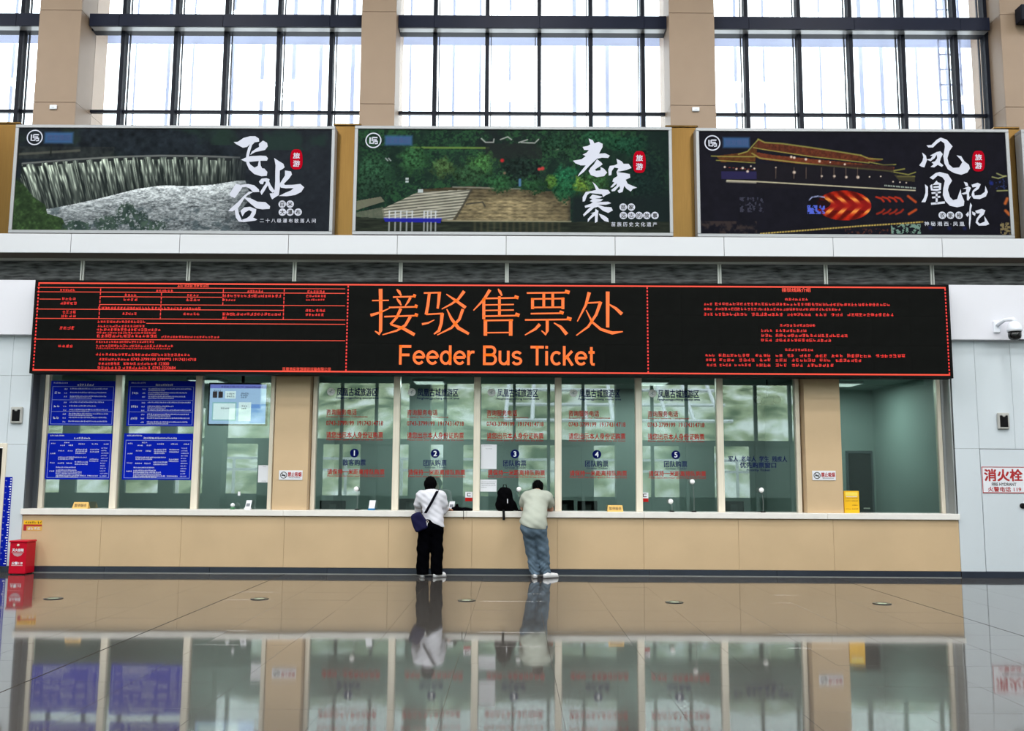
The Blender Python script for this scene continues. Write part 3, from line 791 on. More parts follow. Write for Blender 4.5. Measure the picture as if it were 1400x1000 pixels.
# right-hand panel
mk = MB(); pletters(mk, '接驳线路介绍', 1069, 394, 1108, 399.4, YD, .015); mk.build('small_heading', M_redorange, L)
mk = MB()
for c in ((1073, 407.5, 1105, 411.5), (962, 414, 974, 418), (977, 414, 1217, 418.6), (962, 420.5, 974, 424.8), (977, 420.8, 1150, 425), (962, 427.5, 975, 432), (977, 427.5, 1022, 432.3), (1027, 427.5, 1071, 432.5), (1075, 427.8, 1109, 432.6), (1114, 428, 1131, 432.6), (1136, 428, 1153, 432.6), (1158, 428, 1222, 433),
          (1066, 443, 1115, 447.2), (1040, 450, 1056, 454.2), (1060, 450, 1103, 454.4), (1040, 456.5, 1056, 461), (1060, 456.5, 1159, 461.4), (1040, 463, 1056, 467.5), (1060, 463, 1137, 467.8),
          (1073, 476.5, 1112, 480.6), (964, 483.6, 978, 488), (982, 483.6, 1025, 488.4), (1032, 483.8, 1054, 488.6), (1060, 483.8, 1070, 488.6), (1076, 483.8, 1086, 488.6), (1093, 483.8, 1109, 488.8), (1114, 484, 1131, 489), (1136, 484, 1153, 489), (1158, 484, 1192, 489.4), (1197, 484, 1238, 489.6),
          (964, 490, 979, 494.4), (983, 490, 1004, 494.6), (1010, 490, 1032, 494.8), (1038, 490, 1054, 494.8), (1060, 490.2, 1076, 494.8), (1082, 490.2, 1115, 495), (1120, 490.4, 1136, 495), (1142, 490.4, 1178, 495.4),
          (965, 497, 980, 501.4), (983, 497, 1000, 501.4), (1004, 497, 1027, 501.6), (1033, 497, 1054, 501.8), (1060, 497, 1076, 501.8), (1082, 497, 1098, 501.8), (1103, 497.2, 1140, 502.2)):
    pmarks(mk, *c, YD, aspect=1.05)
mk.build('small_writing', M_red, L)
# large song-style characters
SONG = [
 [([(155,131),(228,130)],5),([(192,80),(193,180),(192,262),(186,276),(168,264)],[15,13,13,12,4]),([(148,195),(190,183),(232,164)],[12,8,3]),
  ([(262,82),(272,92),(282,110)],[4,12,6]),([(246,116),(345,113)],6),([(333,108),(345,113)],12),([(262,122),(272,134),(282,152)],[4,11,5]),([(322,118),(312,136),(298,156)],[10,9,3]),([(228,161),(352,158)],6),([(340,153),(352,158)],12),
  ([(280,166),(262,205),(235,234)],[12,10,9]),([(235,234),(290,252),(340,280)],[7,12,13]),([(322,200),(300,238),(262,262),(200,280)],[12,11,8,4]),([(208,201),(354,196)],6),([(340,191),(354,196)],12)],
 [([(380,98),(455,96)],6),([(448,94),(444,140),(440,166)],[13,11,9]),([(404,99),(398,150),(390,192)],[11,12,12]),([(390,191),(464,187)],6),([(460,186),(456,230),(446,262),(424,277)],[14,12,12,5]),([(372,234),(400,228),(426,215)],[9,7,3]),
  ([(556,90),(530,125),(500,146),(458,168)],[13,10,8,4]),([(478,103),(515,128),(562,162)],[4,10,13]),([(550,168),(535,212),(500,250),(438,281)],[12,11,9,4]),([(480,168),(500,210),(530,250),(576,276)],[4,11,14,10])],
 [([(668,84),(640,128),(596,174)],[13,10,4]),([(641,122),(641,212)],11),([(703,80),(711,92),(720,110)],[4,11,6]),([(641,122),(790,119)],6),([(774,114),(792,119)],12),([(646,150),(772,148)],5),([(646,174),(772,172)],5),([(641,199),(794,196)],6),([(778,190),(796,196)],13),([(709,112),(709,198)],10),
  ([(648,214),(648,284)],13),([(758,212),(758,284)],13),([(642,218),(768,216)],6),([(648,271),(758,270)],5)],
 [([(828,98),(1012,96)],6),([(994,90),(1014,96)],13),([(853,120),(853,168)],11),([(985,118),(985,168)],11),([(848,124),(992,122)],6),([(853,161),(985,160)],6),([(902,98),(902,160)],10),([(941,98),(941,160)],10),([(845,188),(985,186)],6),([(970,180),(988,186)],12),
  ([(820,215),(1020,213)],6),([(1002,207),(1022,213)],13),([(917,214),(917,262),(910,278),(892,262)],[12,12,11,4]),([(885,234),(865,255),(820,281)],[13,10,4]),([(946,228),(975,245),(1002,278)],[4,11,14])],
 [([(1100,95),(1085,150),(1048,222)],[14,10,4]),([(1084,142),(1150,138)],6),([(1150,136),(1130,192),(1095,245),(1043,283)],[13,11,9,4]),([(1086,172),(1112,224),(1150,256),(1200,272),(1246,266)],[4,9,11,13,4]),
  ([(1180,92),(1180,248)],[15,13]),([(1184,146),(1215,165),(1242,190)],[5,11,14])],
]
for ch in SONG:
    mk = MB()
    for pts, w in ch:
        P = [at(460+x/3.182, 370+y/3.182, YD) for x, y in pts]
        k = 0.0119*.98/3.182
        ww = [a*k*1.12 for a in w] if hasattr(w, '__len__') else w*k*1.2
        mk.stroke([(q[0], q[2]) for q in P], ww, YD)
    mk.build('large_character', M_orange, L)
def arc(cx, cy, rx, ry, a0, a1, n=14):
    return [(cx+rx*math.cos(math.radians(a0+(a1-a0)*k/n)), cy+ry*math.sin(math.radians(a0+(a1-a0)*k/n))) for k in range(n+1)]
def grotesk(mb, word, x0, x1, z0, z1, y, th=.135):
    """plain grotesque lettering drawn with strokes; cap height 1, x-height .74."""
    E1 = [arc(.30, .37, .25, .305, 0, 318), [(.05, .385), (.56, .385)]]
    G = {'F': (.62, [[(.07, 0), (.07, 1)], [(.0, .935), (.6, .935)], [(.07, .5), (.52, .5)]]), 'e': (.6, E1), 'd': (.6, [[(.5, 0), (.5, 1)], arc(.28, .37, .23, .305, 0, 360)]),
         'r': (.38, [[(.07, 0), (.07, .74)], [(.07, .45), (.13, .6), (.24, .67), (.36, .66)]]), ' ': (.26, []),
         'B': (.7, [[(.07, 0), (.07, 1)], [(.07, .935)]+arc(.4, .73, .19, .205, 90, -90)+[(.07, .525)], [(.07, .525)]+arc(.42, .295, .21, .23, 90, -90)+[(.07, .065)]]),
         'u': (.58, [[(.07, .74), (.07, .28)]+arc(.27, .28, .2, .215, 180, 300)+[(.46, .2)], [(.48, 0), (.48, .74)]]),
         's': (.53, [arc(.26, .53, .19, .145, 20, 250, 10)+arc(.26, .215, .2, .155, 80, -165, 10)]),
         'T': (.66, [[(.33, 0), (.33, 1)], [(.0, .935), (.66, .935)]]), 'i': (.2, [[(.07, 0), (.07, .74)], [(.07, .86), (.07, 1)]]),
         'c': (.53, [arc(.29, .37, .24, .305, 45, 315)]), 'k': (.53, [[(.07, 0), (.07, 1)], [(.46, .74), (.09, .33)], [(.2, .45), (.48, 0)]]), 't': (.32, [[(.14, .95), (.14, .16), (.18, .07), (.3, .06)], [(.0, .68), (.3, .68)]])}
    tot = sum(G[c][0]+.07 for c in word)-.07; sx = (x1-x0)/tot; sz = z1-z0; cx = x0
    for c in word:
        mb = MB()
        for pts in G[c][1]: mb.stroke([(cx+a*sx, z0+b*sz) for a, b in pts], th*sz, y)
        if G[c][1]: mb.build('large_letter', M_orange, L)
        cx += (G[c][0]+.07)*sx
grotesk(None, 'Feeder Bus Ticket', PX(545.5, 486, YD), PX(813.5, 486, YD), PZ(680, 499.5, YD), PZ(680, 472.8, YD), YD)

# ------------------------------------------------------------------ posters
M_print = None
def print_material():
    mt = bpy.data.materials.new('printed_poster_film'); mt.use_nodes = True
    nt = mt.node_tree; b = nt.nodes['Principled BSDF']
    a = nt.nodes.new('ShaderNodeVertexColor'); a.layer_name = 'print'
    nt.links.new(a.outputs['Color'], b.inputs['Base Color']); b.inputs['Roughness'].default_value = .35
    b.inputs['IOR'].default_value = 1.08
    return mt
M_print = print_material()

def vnoise(u, v, s, seed):
    r = np.random.default_rng(seed); G = r.random((64, 64))
    x = u*s; y = v*s; xi = np.floor(x).astype(int); yi = np.floor(y).astype(int); fx = x-xi; fy = y-yi
    fx = fx*fx*(3-2*fx); fy = fy*fy*(3-2*fy)
    g = lambda a, b: G[a % 64, b % 64]
    return (g(xi, yi)*(1-fx)+g(xi+1, yi)*fx)*(1-fy)+(g(xi, yi+1)*(1-fx)+g(xi+1, yi+1)*fx)*fy
def fbm(u, v, s, seed, o=4):
    t = 0; a = .5; n = 0
    for k in range(o): t = t+a*vnoise(u, v, s*2**k, seed+k); n += a; a *= .55
    return t/n
def inpoly(U, V, pts):
    m_ = np.zeros(U.shape, bool); n = len(pts)
    for i in range(n):
        x0, y0 = pts[i]; x1, y1 = pts[(i+1) % n]
        c = ((y0 > V) != (y1 > V)) & (U < (x1-x0)*(V-y0)/((y1-y0) or 1e-9)+x0)
        m_ ^= c
    return m_
def segd(U, V, a, b):
    dx, dy = b[0]-a[0], b[1]-a[1]; t = np.clip(((U-a[0])*dx+(V-a[1])*dy)/(dx*dx+dy*dy+1e-9), 0, 1)
    return np.hypot(U-a[0]-t*dx, V-a[1]-t*dy)
def mix(C, m_, c, a=1.0):
    w = (m_*a)[..., None] if hasattr(m_, 'shape') else m_*a
    return C*(1-w)+np.asarray(c, float)*w
def soft(x, lo, hi): return np.clip((x-lo)/(hi-lo), 0, 1)
def poly_line(U, V, pts, w):
    d = np.full(U.shape, 1e9)
    for a, b in zip(pts[:-1], pts[1:]): d = np.minimum(d, segd(U, V, a, b))
    return np.clip(1.5-d/w, 0, 1)

def art_waterfall(U, V):
    n1 = fbm(U, V, 1/90, 1); n2 = fbm(U, V, 1/22, 5); n3 = fbm(U, V, 1/9, 9, 3)
    C = np.ones(U.shape+(3,))*np.array([30, 36, 42]); C = C*(.55+.9*n2[..., None])
    C = mix(C, soft(n1, .45, .7)*soft(700-U, 0, 400), (38, 52, 40), .6)
    C = mix(C, soft(n1, .5, .65)*soft(V, 40, 20)*0+soft(n1, .5, .7)*(V < 110)*(U > 600), (38, 58, 48), .7)
    # bank behind the fall
    C = mix(C, ((V > 118) & (V < 172) & (U < 460)).astype(float), (66, 68, 60), .65*n2)
    C = mix(C, poly_line(U, V, [(75, 152), (320, 135)], 5), (104, 104, 92), .6)
    crest = np.interp(U, [60, 100, 300, 480, 640, 800, 960], [205, 196, 178, 166, 160, 161, 166])
    foot = np.interp(U, [60, 130, 210, 300, 400, 480, 560, 660, 760, 860, 960], [330, 370, 386, 368, 344, 322, 300, 284, 288, 280, 262])
    t = np.clip((V-crest)/(foot-crest), 0, 1)
    inside = (V > crest) & (V < foot) & (U > 95) & (U < 985)
    lean = np.interp(U, [100, 500, 950], [75, 35, 0])
    uu = U-lean*t
    s1 = vnoise(uu, V*0+3, 1/9, 21); s2 = vnoise(uu, V*.1, 1/3.6, 22); s3 = fbm(uu, V*.25, 1/14, 23, 3)
    br = np.clip(1.5*(.5*s1+.45*s2+.35*s3-.42)+.9*np.clip(s2-.62, 0, 1)*2, 0, 1.25)*(1.3-.95*t)
    br = br*np.interp(U, [100, 500, 800, 985], [1.05, 1.0, .85, .45])
    W = np.stack([30+150*br, 36+156*br, 36+142*br], -1)
    C = np.where(inside[..., None], W, C)
    gaps = (np.abs(V-crest-4) < 7) & (np.sin(U/7.5+1.5*np.sin(U/40)) > -.1) & (U > 100) & (U < 960)
    C = np.where(gaps[..., None], np.array([38, 42, 44]), C)
    C = mix(C, np.clip(1.4-np.abs(V-crest+5)/4, 0, 1)*(U > 95)*(U < 960), (150, 152, 148), .65)
    # foaming pool
    edge = np.interp(V, [260, 330, 400, 480], [985, 1010, 960, 1040])
    foam = (V > foot-4) & (U > 190) & (U < edge)
    f = np.clip(.75*fbm(U*.6+12*n2, V*2.0, 1/18, 31)+.9*fbm(U*.8, V*1.5, 1/6, 33, 3)-.14+.3*np.exp(-np.clip(V-foot, 0, 200)/30), 0, 1.15)
    f = f*np.interp(V, [260, 300, 400, 480], [1.25, 1.2, .92, .85])
    Fm = np.stack([20+165*f, 26+166*f, 30+166*f], -1)
    C = np.where(foam[..., None], Fm, C)
    dk = soft(fbm(U, V*2, 1/40, 37), .55, .7)*foam*(V > 370)
    C = mix(C, dk, (48, 62, 68), .6)
    # bushes
    bl = inpoly(U, V, [(60, 250), (110, 280), (150, 330), (200, 365), (210, 400), (270, 420), (300, 475), (60, 475)])
    g = .3+1.1*n2*n3*2
    C = np.where(bl[..., None], np.stack([20+34*g, 28+48*g, 22+24*g], -1), C)
    for cx, cy, rx, ry in ((520, 400, 42, 50), (570, 430, 48, 46), (450, 440, 55, 36), (330, 455, 60, 28), (640, 452, 50, 26)):
        e = ((U-cx)/rx)**2+((V-cy)/ry)**2+(n3-.5)*1.6 < .9
        C = np.where((e & (n3 > .38))[..., None], np.stack([34+50*n2, 48+56*n2, 48+42*n2], -1), C)
    # dark right side
    r_ = soft(U, 900, 1010)
    base = np.stack([28+14*n2, 31+16*n2, 38+16*n2], -1)
    C = mix(C, r_*np.where((V > 250) & (U < 1010), .55, .9), base)
    C = mix(C, soft(n1, .5, .7)*(U > 1000)*(V < 130), (36, 56, 50), .7)
    C = mix(C, ((U < 66+6) & (V < 230)).astype(float), (36, 42, 40), .5)
    C = mix(C, poly_line(U, V, [(78, 100), (78, 200)], 3)+poly_line(U, V, [(208, 90), (208, 150)], 3), (30, 34, 32))
    return logo_smudge(C, U, V, 180, 292, 58, 104)
def logo_smudge(C, U, V, x0, x1, y0, y1):
    d = np.maximum(np.maximum(x0-U, U-x1), np.maximum(y0-V, V-y1))
    C = mix(C, soft(-d, -6, 5), (62, 100, 150), .85)
    return C
def art_village(U, V):
    n1 = fbm(U, V, 1/80, 51); n2 = fbm(U, V, 1/20, 55); n3 = fbm(U, V, 1/8, 59, 3)
    C = np.stack([20+16*n2, 32+26*n2, 30+16*n2], -1)
    C = mix(C, soft(n1*n3*2, .5, .75), (44, 84, 52), .75)
    C = mix(C, soft((V < 130)*n2, .45, .6)*(U > 560)*(U < 860), (26, 32, 34), .8)
    C = mix(C, poly_line(U, V, [(300, 124), (612, 124)], 4), (112, 140, 66), .8)
    C = mix(C, poly_line(U, V, [(840, 132), (900, 128)], 3), (120, 120, 110), .6)
    for pts in ([(583, 84), (600, 100), (632, 100), (634, 86)], [(660, 88), (690, 76), (705, 88)], [(735, 100), (770, 88)], [(745, 100), (800, 102), (815, 86)]):
        C = mix(C, poly_line(U, V, pts, 2.6), (170, 170, 168), .85)
    C = mix(C, ((U > 600) & (U < 830) & (V > 105) & (V < 170)).astype(float), (34, 38, 38), .75)
    def bush(cx, cy, rx, ry, c, a=.9):
        nonlocal C
        e = ((U-cx+60*(n2-.5)+34*(n3-.5))/rx)**2+((V-cy+50*(fbm(V, U, 1/20, 57)-.5)+30*(n3-.5))/ry)**2
        m_ = np.clip(1.7-1.3*e-(n3-.5)*2.2, 0, 1)
        k = (.2+1.3*n3)[..., None]*np.asarray(c, float)
        C = C*(1-(m_*a)[..., None])+k*(m_*a)[..., None]
    for b in ((150, 220, 80, 70, (48, 84, 60)), (310, 180, 60, 60, (56, 100, 62)), (430, 210, 50, 40, (76, 104, 62)), (590, 190, 55, 45, (72, 120, 66)), (530, 240, 70, 40, (52, 84, 56)), (150, 290, 80, 40, (40, 66, 50)), (740, 210, 80, 50, (30, 44, 40)), (880, 110, 70, 40, (36, 66, 48)), (1060, 80, 90, 30, (40, 84, 58)), (1180, 110, 80, 40, (32, 72, 52)), (1250, 250, 70, 120, (26, 46, 42))):
        bush(*b)
    # stone wall and steps
    wallp = inpoly(U, V, [(330, 300), (540, 286), (945, 312), (945, 432), (420, 432), (500, 370)])
    rows = np.sin(V/2.3+.4*np.sin(U/17)); bk = fbm(U*.8, V*2.2, 1/16, 71, 3)
    wc = np.stack([70+95*bk+8*rows, 64+84*bk+8*rows, 50+62*bk+7*rows], -1)
    wc = wc*np.interp(V, [290, 330, 350, 432], [.62, .8, 1.05, 1.05])[..., None]*np.interp(U, [330, 700, 800, 945], [.75, 1.15, 1.0, .75])[..., None]
    C = np.where(wallp[..., None], wc, C)
    st = inpoly(U, V, [(185, 385), (330, 312), (545, 300), (510, 365), (470, 428), (195, 425)])
    sr = np.sin((V+.12*U)/1.9)
    sc_ = np.stack([120+48*sr+30*bk, 118+46*sr+30*bk, 108+42*sr+26*bk], -1)
    C = np.where(st[..., None], sc_, C)
    C = mix(C, poly_line(U, V, [(545, 300), (515, 362), (480, 425)], 4), (62, 60, 54), .8)
    C = mix(C, poly_line(U, V, [(345, 320), (500, 322)], 2)+poly_line(U, V, [(330, 376), (500, 378)], 2), (196, 190, 176), .7)
    C = mix(C, poly_line(U, V, [(525, 362), (590, 352), (600, 370)], 3), (54, 54, 50), .8)
    C = mix(C, poly_line(U, V, [(470, 290), (740, 296)], 3), (150, 148, 140), .6)
    C = mix(C, inpoly(U, V, [(75, 352), (180, 332), (195, 352), (75, 392)]).astype(float), (126, 122, 104), .8)
    C = mix(C, inpoly(U, V, [(75, 400), (190, 376), (200, 424), (75, 416)]).astype(float), (110, 112, 96), .6+.3*n3)
    for b in ((660, 275, 50, 36, (46, 88, 54)), (792, 280, 46, 34, (44, 84, 52)), (880, 265, 40, 30, (84, 124, 52)), (925, 240, 60, 40, (40, 110, 74)), (930, 300, 60, 40, (38, 96, 62)), (1000, 280, 46, 28, (120, 156, 62)), (1050, 260, 60, 40, (60, 100, 58))):
        bush(*b)
    # dark strip under the title
    C = mix(C, soft(U, 930, 960)*soft(V, 300, 340), (26, 34, 36), .92)
    C = mix(C, soft(U, 1180, 1280), (24, 36, 36), .55)
    # water
    wt = V > np.interp(U, [75, 200, 420, 950, 1350], [416, 428, 434, 434, 430])
    wn_ = fbm(U*.5, V*3, 1/20, 81, 3)
    C = np.where(wt[..., None], np.stack([22+36*wn_, 26+38*wn_, 24+28*wn_], -1), C)
    C = mix(C, poly_line(U, V, [(430, 432), (945, 432)], 3), (176, 168, 140), .6)
    for x in range(560, 900, 26): C = mix(C, wt*np.clip(1-np.abs(U-x)/9, 0, 1), (86, 82, 62), .5)
    # boat
    C = mix(C, inpoly(U, V, [(192, 420), (428, 420), (422, 440), (200, 437)]).astype(float), (36, 38, 150))
    C = mix(C, poly_line(U, V, [(196, 420), (426, 420)], 2), (150, 156, 190), .8)
    for x in (216, 240, 262, 286, 308, 356, 370, 384, 402):
        C = mix(C, poly_line(U, V, [(x, 392), (x, 420)], 2.4), (206, 210, 214), .95)
        C = mix(C, poly_line(U, V, [(x, 440), (x, 474)], 3), (180, 184, 186), .75)
    for y in (393, 408):
        C = mix(C, poly_line(U, V, [(214, y), (312, y)], 1.8)+poly_line(U, V, [(354, y), (408, y)], 1.8), (196, 200, 204), .8)
    for x, y, r, c in ((668, 177, 7, (190, 40, 44)), (818, 213, 6, (200, 66, 66)), (831, 210, 7, (200, 60, 60)), (678, 230, 5, (120, 100, 80))):
        C = mix(C, np.clip(1.6-np.hypot(U-x, V-y)/r, 0, 1), c, .9)
    for x0, y0, x1, y1 in ((278, 252, 291, 260), (278, 264, 291, 273), (330, 300, 350, 314)):
        C = mix(C, ((U > x0) & (U < x1) & (V > y0) & (V < y1)).astype(float), (196, 204, 208), .9)
    C = mix(C, poly_line(U, V, [(196, 170), (205, 180)], 2.5)+poly_line(U, V, [(208, 170), (217, 180)], 2.5), (170, 176, 180), .8)
    C = mix(C, poly_line(U, V, [(740, 258), (740, 282)], 5), (90, 130, 180), .8)
    return logo_smudge(C, U, V, 192, 302, 74, 114)
def art_bridge(U, V):
    n2 = fbm(U, V, 1/24, 95); n3 = fbm(U, V, 1/8, 99, 3)
    C = np.stack([18+10*n2, 18+9*n2, 25+12*n2], -1)
    # roofs
    up = inpoly(U, V, [(345, 88), (380, 100), (560, 120), (760, 152), (860, 172), (800, 182), (560, 160), (370, 132), (325, 120)])
    C = np.where(up[..., None], np.stack([60+54*n3, 30+28*n3, 24+14*n3], -1), C)
    lo_ = inpoly(U, V, [(330, 140), (400, 152), (600, 172), (800, 190), (905, 200), (900, 214), (700, 202), (500, 188), (360, 172), (318, 158)])
    C = np.where(lo_[..., None], np.stack([70+60*n3, 34+30*n3, 26+14*n3], -1), C)
    lf = inpoly(U, V, [(170, 158), (300, 140), (345, 100), (330, 180), (190, 184)])
    C = np.where(lf[..., None], np.stack([66+44*n3, 40+26*n3, 22+14*n3], -1), C)
    y_ = (156, 150, 74)
    for pts, w in (([(345, 86), (372, 100), (440, 104), (560, 120), (680, 138), (768, 152)], 3), ([(325, 122), (370, 130), (560, 158), (800, 184)], 2.2), ([(768, 152), (800, 166), (856, 168)], 2.6), ([(318, 146), (350, 166), (420, 174), (560, 190), (720, 204), (890, 218), (945, 208)], 3), ([(800, 180), (860, 192), (910, 190)], 2.4), ([(345, 88), (300, 138), (262, 150)], 2.6), ([(150, 158), (200, 160), (330, 160)], 2.4), ([(170, 176), (330, 186)], 2), ([(890, 220), (960, 232), (990, 222)], 2.4), ([(915, 240), (985, 240)], 3)):
        C = mix(C, poly_line(U, V, pts, w), y_, .8)
    C = mix(C, ((U > 330) & (U < 900) & (V > 188) & (V < 290)).astype(float)*soft(V, 186, 196), (30, 27, 32), .6)
    C = mix(C, ((U > 190) & (U < 335) & (V > 222) & (V < 255)).astype(float), (44, 40, 84), .8)
    C = mix(C, inpoly(U, V, [(900, 232), (985, 240), (985, 262), (920, 256)]).astype(float), (74, 68, 44), .7)
    # deck and lights
    C = mix(C, poly_line(U, V, [(212, 260), (330, 264), (600, 278), (850, 292), (985, 298)], 2.6), (206, 196, 164), .9)
    C = mix(C, poly_line(U, V, [(212, 264), (330, 268)], 4), (190, 180, 160), .7)
    C = mix(C, poly_line(U, V, [(862, 278), (985, 288)], 3)*(np.sin(U*.9) > -.3), (206, 220, 206), .8)
    for x, y, r in ((490, 225, 6), (480, 160, 5), (492, 163, 5), (540, 170, 5), (596, 178, 5), (640, 182, 3), (700, 190, 4), (415, 205, 3), (603, 240, 4), (655, 240, 5), (704, 244, 5), (752, 244, 6), (800, 242, 3), (278, 208, 5), (298, 222, 5), (326, 210, 4), (204, 204, 4), (252, 212, 4), (846, 240, 3), (896, 262, 3), (924, 264, 3), (950, 266, 3), (312, 200, 3)):
        C = mix(C, np.clip(1.5-np.hypot(U-x, V-y)/r, 0, 1), (236, 214, 196), .95)
    for x in (415, 603, 655, 704, 752, 540, 490):
        C = mix(C, poly_line(U, V, [(x, 205), (x-2, 250)], 1.6), (150, 120, 100), .5)
    C = mix(C, poly_line(U, V, [(210, 205), (330, 215)], 1.5)*(np.sin(U*.4) > 0), (200, 80, 60), .6)
    # red arches and their reflections
    ar = (((U-690)/112)**2+((V-362)/62)**2 < 1) & (U > 575)
    s_ = np.sin((U-np.abs(V-362)*-1.1)/8.5)
    rr = np.clip(.75+.25*s_+.3*n3-.25, 0, 1.1)*np.interp(U, [575, 690, 802], [.75, 1, .9])
    C = np.where(ar[..., None], np.stack([214*rr, 44*rr, 24*rr], -1), C)
    C = mix(C, ar*(np.abs(V-362) < 22)*(U > 610), (150, 24, 24), .75)
    C = mix(C, (((U-590)/46)**2+((V-352)/26)**2 < 1).astype(float), (16, 14, 20), .85)
    hb = ar*(s_ > .35)*np.exp(-((np.abs(V-362)-24)/11)**2)*(U > 610)
    C = mix(C, hb, (250, 160, 72), .9)
    C = mix(C, ar*(s_ < -.55)*(np.abs(V-362) > 20), (96, 14, 14), .6)
    for k in range(4):
        x = 850+k*26
        C = mix(C, poly_line(U, V, [(x-26, 326), (x-6, 332), (x+4, 344)], 4), (196, 50, 28), .85)
        C = mix(C, poly_line(U, V, [(x-26, 396), (x-6, 388), (x+4, 378)], 4), (170, 44, 26), .8)
    C = mix(C, poly_line(U, V, [(955, 322), (985, 346)], 5)+poly_line(U, V, [(955, 396), (985, 378)], 5), (206, 80, 36), .85)
    C = mix(C, poly_line(U, V, [(548, 340), (560, 328), (585, 324), (610, 328)], 3)*(np.sin(U*1.1+V) > -.2), (180, 190, 240), .9)
    C = mix(C, ((U > 540) & (U < 612) & (V > 362) & (V < 398) & (n3 > .5)).astype(float), (90, 110, 230), .9)
    C = mix(C, ((U > 262) & (U < 360) & (V > 330) & (V < 392) & (n3 > .6)).astype(float), (84, 84, 104), .6)
    # near bank string of lights
    C = mix(C, poly_line(U, V, [(345, 480), (520, 466), (760, 446), (940, 434), (1010, 428)], 3)*(.5+.5*(np.sin(U*.55) > -.5)), (206, 176, 90), .9)
    C = mix(C, ((U > 880) & (U < 1000) & (V > 438) & (V < 478) & (n3 > .54)).astype(float), (140, 176, 160), .8)
    C = mix(C, ((U > 690) & (U < 880) & (V > 458) & (n3 > .6)).astype(float), (110, 60, 44), .6)
    C = mix(C, soft(n2, .45, .6)*(U < 330)*(V > 430), (66, 54, 50), .7)
    C = mix(C, ((U > 1290) & (V > 240) & (V < 292) & (n3 > .66)).astype(float), (60, 80, 150), .5)
    for pts in ([(1305, 240), (1330, 246), (1360, 236)], [(1325, 225), (1350, 236), (1365, 236)], [(1322, 298), (1370, 296)]): C = mix(C, poly_line(U, V, pts, 2.6), (170, 170, 110), .8)
    C = mix(C, poly_line(U, V, [(1352, 350), (1362, 330)], 6)+poly_line(U, V, [(1352, 380), (1366, 396)], 6), (220, 110, 50), .8)
    C = mix(C, ((U > 1325) & (V > 430) & (V < 480) & (n3 > .5)).astype(float), (170, 150, 100), .7)
    for x, y in ((1040, 452), (1118, 454), (1180, 454), (1300, 266)): C = mix(C, np.clip(1.5-np.hypot(U-x, V-y)/8, 0, 1), (36, 50, 140), .8)
    C = mix(C, soft(U, 1000, 1020)*(U < 1290)*(V > 60), (22, 22, 28), .55)
    return logo_smudge(C, U, V, 200, 308, 80, 122)

YP = YC-.24      # poster print plane
def lin_arr(a):
    a = np.clip(a, 0, 255)/255.0
    return np.where(a <= .04045, a/12.92, ((a+.055)/1.055)**2.4)
def poster(label, x0, x1, z0, z1, art, box):
    """art(U, V) paints over the picture box (u0, u1, v0, v1)."""
    P = thing('poster_lightbox', label, 'poster', ((x0+x1)/2, YP, z0))
    t = .055
    f = MB()
    MB().box(x0, x1, YP-.02, YC-.05, z1-t, z1, .006).build('frame_rail', M_alu, P); MB().box(x0, x1, YP-.02, YC-.05, z0, z0+t, .006).build('frame_rail', M_alu, P)
    MB().box(x0, x0+t, YP-.02, YC-.05, z0+t, z1-t, .006).build('frame_rail', M_alu, P); MB().box(x1-t, x1, YP-.02, YC-.05, z0+t, z1-t, .006).build('frame_rail', M_alu, P)
    MB().box(x0+t, x1-t, YP+.004, YC-.06, z0+t, z1-t).build('back_box', M_blackframe, P)
    n, k = (620, 216) if art else (2, 2)
    s = np.linspace(0, 1, n); q = np.linspace(0, 1, k)
    S_, Q_ = np.meshgrid(s, q)
    vx = x0+t+(x1-x0-2*t)*S_; vz = z1-t-(z1-z0-2*t)*Q_
    co = np.stack([vx.ravel()-WL[P][0], np.zeros(n*k), vz.ravel()-WL[P][2]], -1)
    idx = np.arange(n*k).reshape(k, n)
    fa = np.stack([idx[1:, :-1], idx[1:, 1:], idx[:-1, 1:], idx[:-1, :-1]], -1).reshape(-1, 4)
    me = bpy.data.meshes.new('print'); me.vertices.add(n*k); me.vertices.foreach_set('co', co.ravel())
    me.loops.add(fa.size); me.loops.foreach_set('vertex_index', fa.ravel().astype(np.int32))
    me.polygons.add(len(fa)); me.polygons.foreach_set('loop_start', np.arange(0, fa.size, 4, dtype=np.int32))
    me.update(calc_edges=True); me.validate()
    U = box[0]+(box[1]-box[0])*S_; V = box[2]+(box[3]-box[2])*Q_
    C = lin_arr(art(U, V)*.9) if art else np.ones(U.shape+(3,))*.01
    at_ = me.color_attributes.new('print', 'FLOAT_COLOR', 'POINT')
    at_.data.foreach_set('color', np.concatenate([C.reshape(-1, 3), np.ones((n*k, 1))], 1).ravel())
    me.materials.append(M_print)
    _link(bpy.data.objects.new('print', me), P, WL[P])
    return P
YI = YP-.004
PB = [(-8.415, -3.03, 5.555, 7.43), (-2.70, 2.632, 5.56, 7.44), (3.035, 8.29, 5.55, 7.43)]
pb1 = poster('waterfall poster in a silver frame, leftmost of the three', *PB[0], art_waterfall, (76, 1322, 40, 470))
pb2 = poster('riverside stone village poster in a silver frame, in the middle', *PB[1], art_village, (82, 1342, 46, 478))
pb3 = poster('night scene poster of a lit covered bridge in a silver frame', *PB[2], art_bridge, (100, 1368, 54, 482))
poster('dark poster mostly cut off by the right picture edge', 8.50, 13.8, 5.55, 7.43, None, (0, 1, 0, 1))

